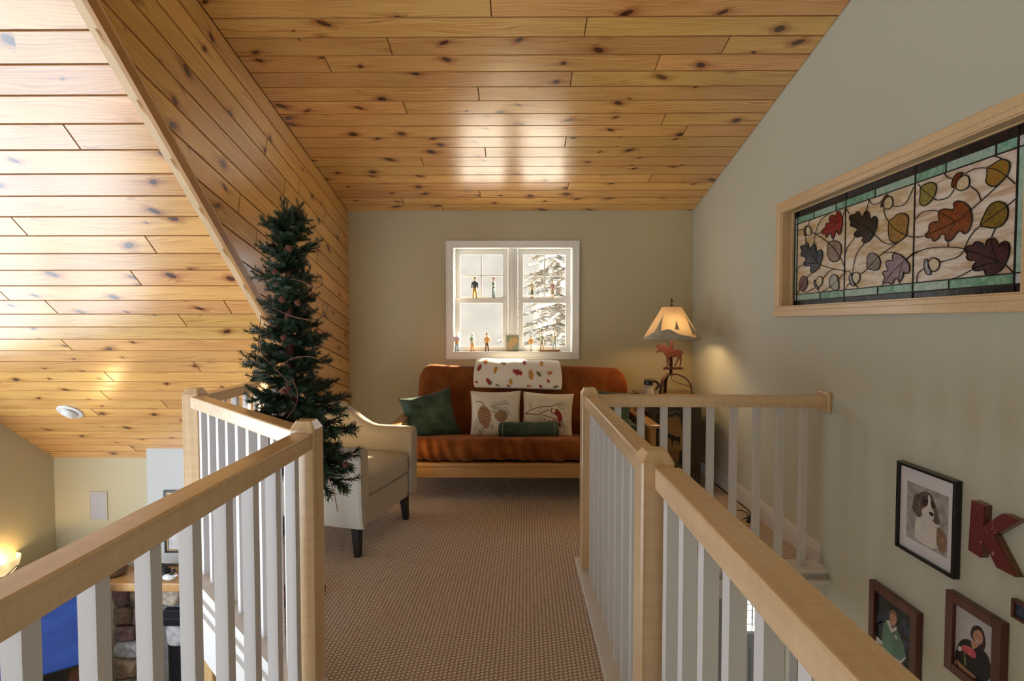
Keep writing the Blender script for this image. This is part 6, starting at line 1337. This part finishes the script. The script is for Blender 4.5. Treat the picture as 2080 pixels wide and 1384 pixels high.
# ================================================================== FIGURINES IN THE WINDOW
def wood_paint(name, c): return plain('figure_' + name, [min(0.85, x * 1.35) for x in c], 0.55, var=0.12, nscale=80)
SKN = wood_paint('skin', (0.62, 0.38, 0.24))
def figurine(label, px, on_rail, hpx, hat=None, shirt=None, legs=None, skirt=None, hair=None, arms='down', brim=0.0, bat=None, feathers=None, base=None, beard=None, apron=None, yaw=0.0, shift_y=0.0):
    Y = YW + (0.084 if on_rail else 0.028 + shift_y); z0 = RAIL_Z if on_rail else SILL_Z; x0 = on(px, 600, 'y', Y).x; h = hpx * Y / F_PX
    g_ = None
    t = thing('figurine', label, 'figurine', (x0, Y, z0), yaw, 'carved figurines in the window'); s_ = h
    bz = 0.0
    if base: obj('base', MB().lathe([(0.14 * s_, 0), (0.15 * s_, 0.01 * s_), (0.14 * s_, 0.035 * s_)], 16, sy=0.5), base, t, True, local=True); bz = 0.035 * s_
    H_ = s_ - bz; Zf = lambda f: bz + f * H_
    if skirt:
        obj('skirt', MB().lathe([(0.115 * H_, Zf(0.16)), (0.105 * H_, Zf(0.25)), (0.075 * H_, Zf(0.45)), (0.06 * H_, Zf(0.52))], 16, sy=0.62), skirt, t, True, local=True)
        obj('legs', MB().tube([(-0.035 * H_, 0, Zf(0.0)), (-0.035 * H_, 0, Zf(0.2))], 0.022 * H_, 8).tube([(0.035 * H_, 0, Zf(0.0)), (0.035 * H_, 0, Zf(0.2))], 0.022 * H_, 8), legs or SKN, t, True, local=True)
    else:
        obj('legs', MB().tube([(-0.075 * H_, -0.012 * H_, Zf(0.025)), (-0.06 * H_, 0, Zf(0.25)), (-0.035 * H_, 0, Zf(0.48))], [0.035 * H_, 0.045 * H_, 0.055 * H_], 10).tube([(0.075 * H_, -0.012 * H_, Zf(0.025)), (0.06 * H_, 0, Zf(0.25)), (0.035 * H_, 0, Zf(0.48))], [0.035 * H_, 0.045 * H_, 0.055 * H_], 10), legs, t, True, local=True)
        obj('shoe', MB().ball((-0.08 * H_, -0.025 * H_, Zf(0.022)), 0.04 * H_, 0.055 * H_, 0.022 * H_, 10, 6), wood_paint('shoe', (0.05, 0.03, 0.02)), t, True, local=True)
        obj('shoe', MB().ball((0.08 * H_, -0.025 * H_, Zf(0.022)), 0.04 * H_, 0.055 * H_, 0.022 * H_, 10, 6), wood_paint('shoe', (0.05, 0.03, 0.02)), t, True, local=True)
    obj('torso', MB().lathe([(0.075 * H_, Zf(0.44)), (0.088 * H_, Zf(0.52)), (0.10 * H_, Zf(0.66)), (0.105 * H_, Zf(0.74)), (0.075 * H_, Zf(0.785)), (0.03 * H_, Zf(0.805))], 16, sy=0.65), shirt, t, True, local=True)
    def arm(sd, mode):
        if mode == 'up': P = [(sd * 0.10 * H_, 0, Zf(0.74)), (sd * 0.17 * H_, -0.02 * H_, Zf(0.84)), (sd * 0.13 * H_, -0.04 * H_, Zf(0.95))]
        elif mode == 'front': P = [(sd * 0.105 * H_, 0, Zf(0.73)), (sd * 0.13 * H_, -0.03 * H_, Zf(0.58)), (sd * 0.04 * H_, -0.085 * H_, Zf(0.56))]
        else: P = [(sd * 0.105 * H_, 0, Zf(0.74)), (sd * 0.135 * H_, 0, Zf(0.60)), (sd * 0.13 * H_, -0.02 * H_, Zf(0.46))]
        a_ = obj('arm', MB().tube(smooth_path(P, 4), [0.034 * H_ - 0.0012 * H_ * k for k in range(9)], 8), shirt, t, True, local=True)
        obj('hand', MB().ball(P[-1], 0.026 * H_, 0.022 * H_, 0.028 * H_, 8, 6), SKN, a_, True, local=True)
    for sd, mode in ((-1, arms if isinstance(arms, str) else arms[0]), (1, arms if isinstance(arms, str) else arms[1])): arm(sd, mode)
    hd = obj('head', MB().tube([(0, 0, Zf(0.79)), (0, 0, Zf(0.84))], 0.028 * H_, 8).ball((0, -0.004 * H_, Zf(0.885)), 0.055 * H_, 0.058 * H_, 0.068 * H_, 12, 10).ball((0, -0.06 * H_, Zf(0.88)), 0.012 * H_, 0.014 * H_, 0.016 * H_, 6, 5), SKN, t, True, local=True)
    if hat:
        obj('hat', MB().lathe([(0.06 * H_ + brim * H_, Zf(0.918)), (0.062 * H_ + brim * H_, Zf(0.928)), (0.062 * H_, Zf(0.932)), (0.056 * H_, Zf(0.985)), (0.02 * H_, Zf(1.0))], 14), hat, hd, True, local=True)
    elif hair: obj('hair', MB().ball((0, 0.012 * H_, Zf(0.905)), 0.064 * H_, 0.062 * H_, 0.066 * H_, 12, 8), hair, hd, True, local=True)
    if beard: obj('beard', MB().ball((0, -0.045 * H_, Zf(0.845)), 0.042 * H_, 0.028 * H_, 0.05 * H_, 10, 8), beard, hd, True, local=True)
    if feathers:
        for dx in (-0.07, -0.025, 0.025, 0.07): obj('feather', MB().tube([(dx * 0.3 * H_, 0.02 * H_, Zf(0.94)), (dx * H_, 0.02 * H_, Zf(1.04))], [0.014 * H_, 0.008 * H_], 6), feathers, hd, True, local=True)
    if apron: obj('apron', MB().lathe([(0.095 * H_, Zf(0.40)), (0.105 * H_, Zf(0.44)), (0.10 * H_, Zf(0.60)), (0.09 * H_, Zf(0.62))], 14, sy=0.72), apron, t, True, local=True)
    if bat: obj('bat', MB().tube([(bat[0] * 0.13 * H_, -0.04 * H_, Zf(0.80)), (bat[0] * (0.13 + bat[1]) * H_, -0.04 * H_, Zf(1.22))], [0.008 * H_, 0.018 * H_], 8), wood_paint('bat', (0.22, 0.15, 0.08)), t, True, local=True)
    return t
yel = wood_paint('yellow', (0.52, 0.33, 0.06)); navy = wood_paint('navy', (0.05, 0.055, 0.07)); olive = wood_paint('olive', (0.22, 0.22, 0.12)); redc = wood_paint('red', (0.42, 0.10, 0.10)); teal = wood_paint('teal', (0.16, 0.22, 0.20)); crm = wood_paint('cream', (0.62, 0.56, 0.42)); wh = wood_paint('white', (0.72, 0.70, 0.66)); bluec = wood_paint('blue', (0.28, 0.36, 0.50)); org = wood_paint('orange', (0.56, 0.30, 0.10)); brn = wood_paint('brown', (0.13, 0.075, 0.05)); sage = wood_paint('sage', (0.34, 0.42, 0.33)); kh = wood_paint('khaki', (0.36, 0.30, 0.16)); pink = wood_paint('rose', (0.50, 0.32, 0.28)); ltb = wood_paint('light_blue', (0.36, 0.46, 0.50))
figurine('figurine with dark shirt, yellow trousers and hat on the window rail', 964.5, True, 43.5, hat=olive, shirt=navy, legs=yel, brim=0.03)
figurine('slim figurine in grey green overalls with red cap on the window rail', 1002.5, True, 41.5, hat=redc, shirt=teal, legs=teal, arms='front', yaw=1.1)
figurine('figurine in olive dress with feather headdress, left one on the right window rail', 1081, True, 37, shirt=crm, skirt=olive, hair=wh, feathers=wh, base=brn)
figurine('figurine in brown dress with feather headdress, right one on the right window rail', 1122.3, True, 37.5, shirt=pink, skirt=kh, hair=brn, feathers=kh, base=kh)
figurine('white bearded figurine in blue trousers at the left end of the sill', 927.5, False, 39.5, hair=wh, beard=wh, shirt=wood_paint('lilac', (0.50, 0.42, 0.50)), legs=bluec, apron=org, arms='front')
figurine('figurine in sage green jacket, second from the left on the sill', 958.9, False, 38.5, hair=crm, shirt=sage, legs=org, arms='front', yaw=0.7)
figurine('figurine in tan coat with brown hat, third from the left on the sill', 989.2, False, 38, hat=brn, brim=0.035, shirt=org, legs=brn)
figurine('figurine with orange shirt and white apron skirt right of the small picture', 1078.8, False, 33.5, hat=kh, shirt=org, skirt=wh, legs=brn)
pb0, pb1 = on(1094.5, 700, 'y', YW + 0.028).x, on(1137, 700, 'y', YW + 0.028).x
# two batters share one wooden base: one carving
ZB = SILL_Z
bt = tag(obj('figurine_plinth', rbox((pb1 - pb0) / 2, 0.034, 0.011, 0.009, (6, 2, 1), None, ((pb0 + pb1) / 2, YW + 0.026, ZB + 0.0115)), wood_paint('plinth', (0.24, 0.13, 0.06)), None, True), 'oval wooden plinth under the two batting figurines on the sill', 'plinth')
SILL_KEEP = SILL_Z; SILL_Z = ZB + 0.0225
figurine('cream figurine swinging a thin bat, left one on the plinth', 1101, False, 35.5, hat=crm, brim=0.03, shirt=sage, legs=wood_paint('taupe', (0.36, 0.28, 0.20)), arms=('up', 'front'), bat=(-1, -0.02), yaw=0.2)
figurine('cream figurine in blue trousers holding a bat up, right one on the plinth', 1127, False, 35.5, hat=crm, brim=0.03, shirt=crm, legs=ltb, arms=('front', 'up'), bat=(1, 0.04), yaw=-0.2)
SILL_Z = SILL_KEEP
# small painted picture card leaning on the mullion
yc = YW + 0.040; c0, c1 = on(1028.7, 683, 'y', yc), on(1053, 715.7, 'y', yc)
cdp = thing('picture_card', 'small painted picture with golden head leaning on the window mullion', 'picture', ((c0.x + c1.x) / 2, yc, SILL_Z))
zt_ = SILL_Z + (c0.z - c1.z)
obj('card', MB().box(c0.x - 0.004, c1.x + 0.004, yc, yc + 0.006, SILL_Z + 0.0005, zt_ + 0.003), plain('card_edge', (0.55, 0.50, 0.40), 0.6), cdp)
obj('painting', MB().box(c0.x, c1.x, yc - 0.0008, yc, SILL_Z + 0.004, zt_), plain('card_green', (0.20, 0.23, 0.16), 0.6, var=0.3, nscale=60), cdp)
mxx, mzz2 = (c0.x + c1.x) / 2, (SILL_Z + zt_) / 2
cp = MB().prism([(mxx + 0.012 + 0.040 * math.cos(k * PI / 8), yc - 0.0010, mzz2 + 0.022 + 0.042 * math.sin(k * PI / 8)) for k in range(16)], (0, -0.0004, 0)); obj('painting', cp, plain('card_gold', (0.50, 0.30, 0.09), 0.6, var=0.2, nscale=70), cdp)
cp = MB().prism([(mxx + 0.012 + 0.022 * math.cos(k * PI / 8), yc - 0.0015, mzz2 + 0.018 + 0.020 * math.sin(k * PI / 8)) for k in range(16)], (0, -0.0004, 0)).prism([(c0.x + 0.004, yc - 0.0015, SILL_Z + 0.012), (mxx, yc - 0.0015, SILL_Z + 0.012), (mxx + 0.004, yc - 0.0015, mzz2), (c0.x + 0.010, yc - 0.0015, mzz2 + 0.012)], (0, -0.0004, 0)); obj('painting', cp, plain('card_tan', (0.42, 0.29, 0.15), 0.6, var=0.2, nscale=70), cdp)
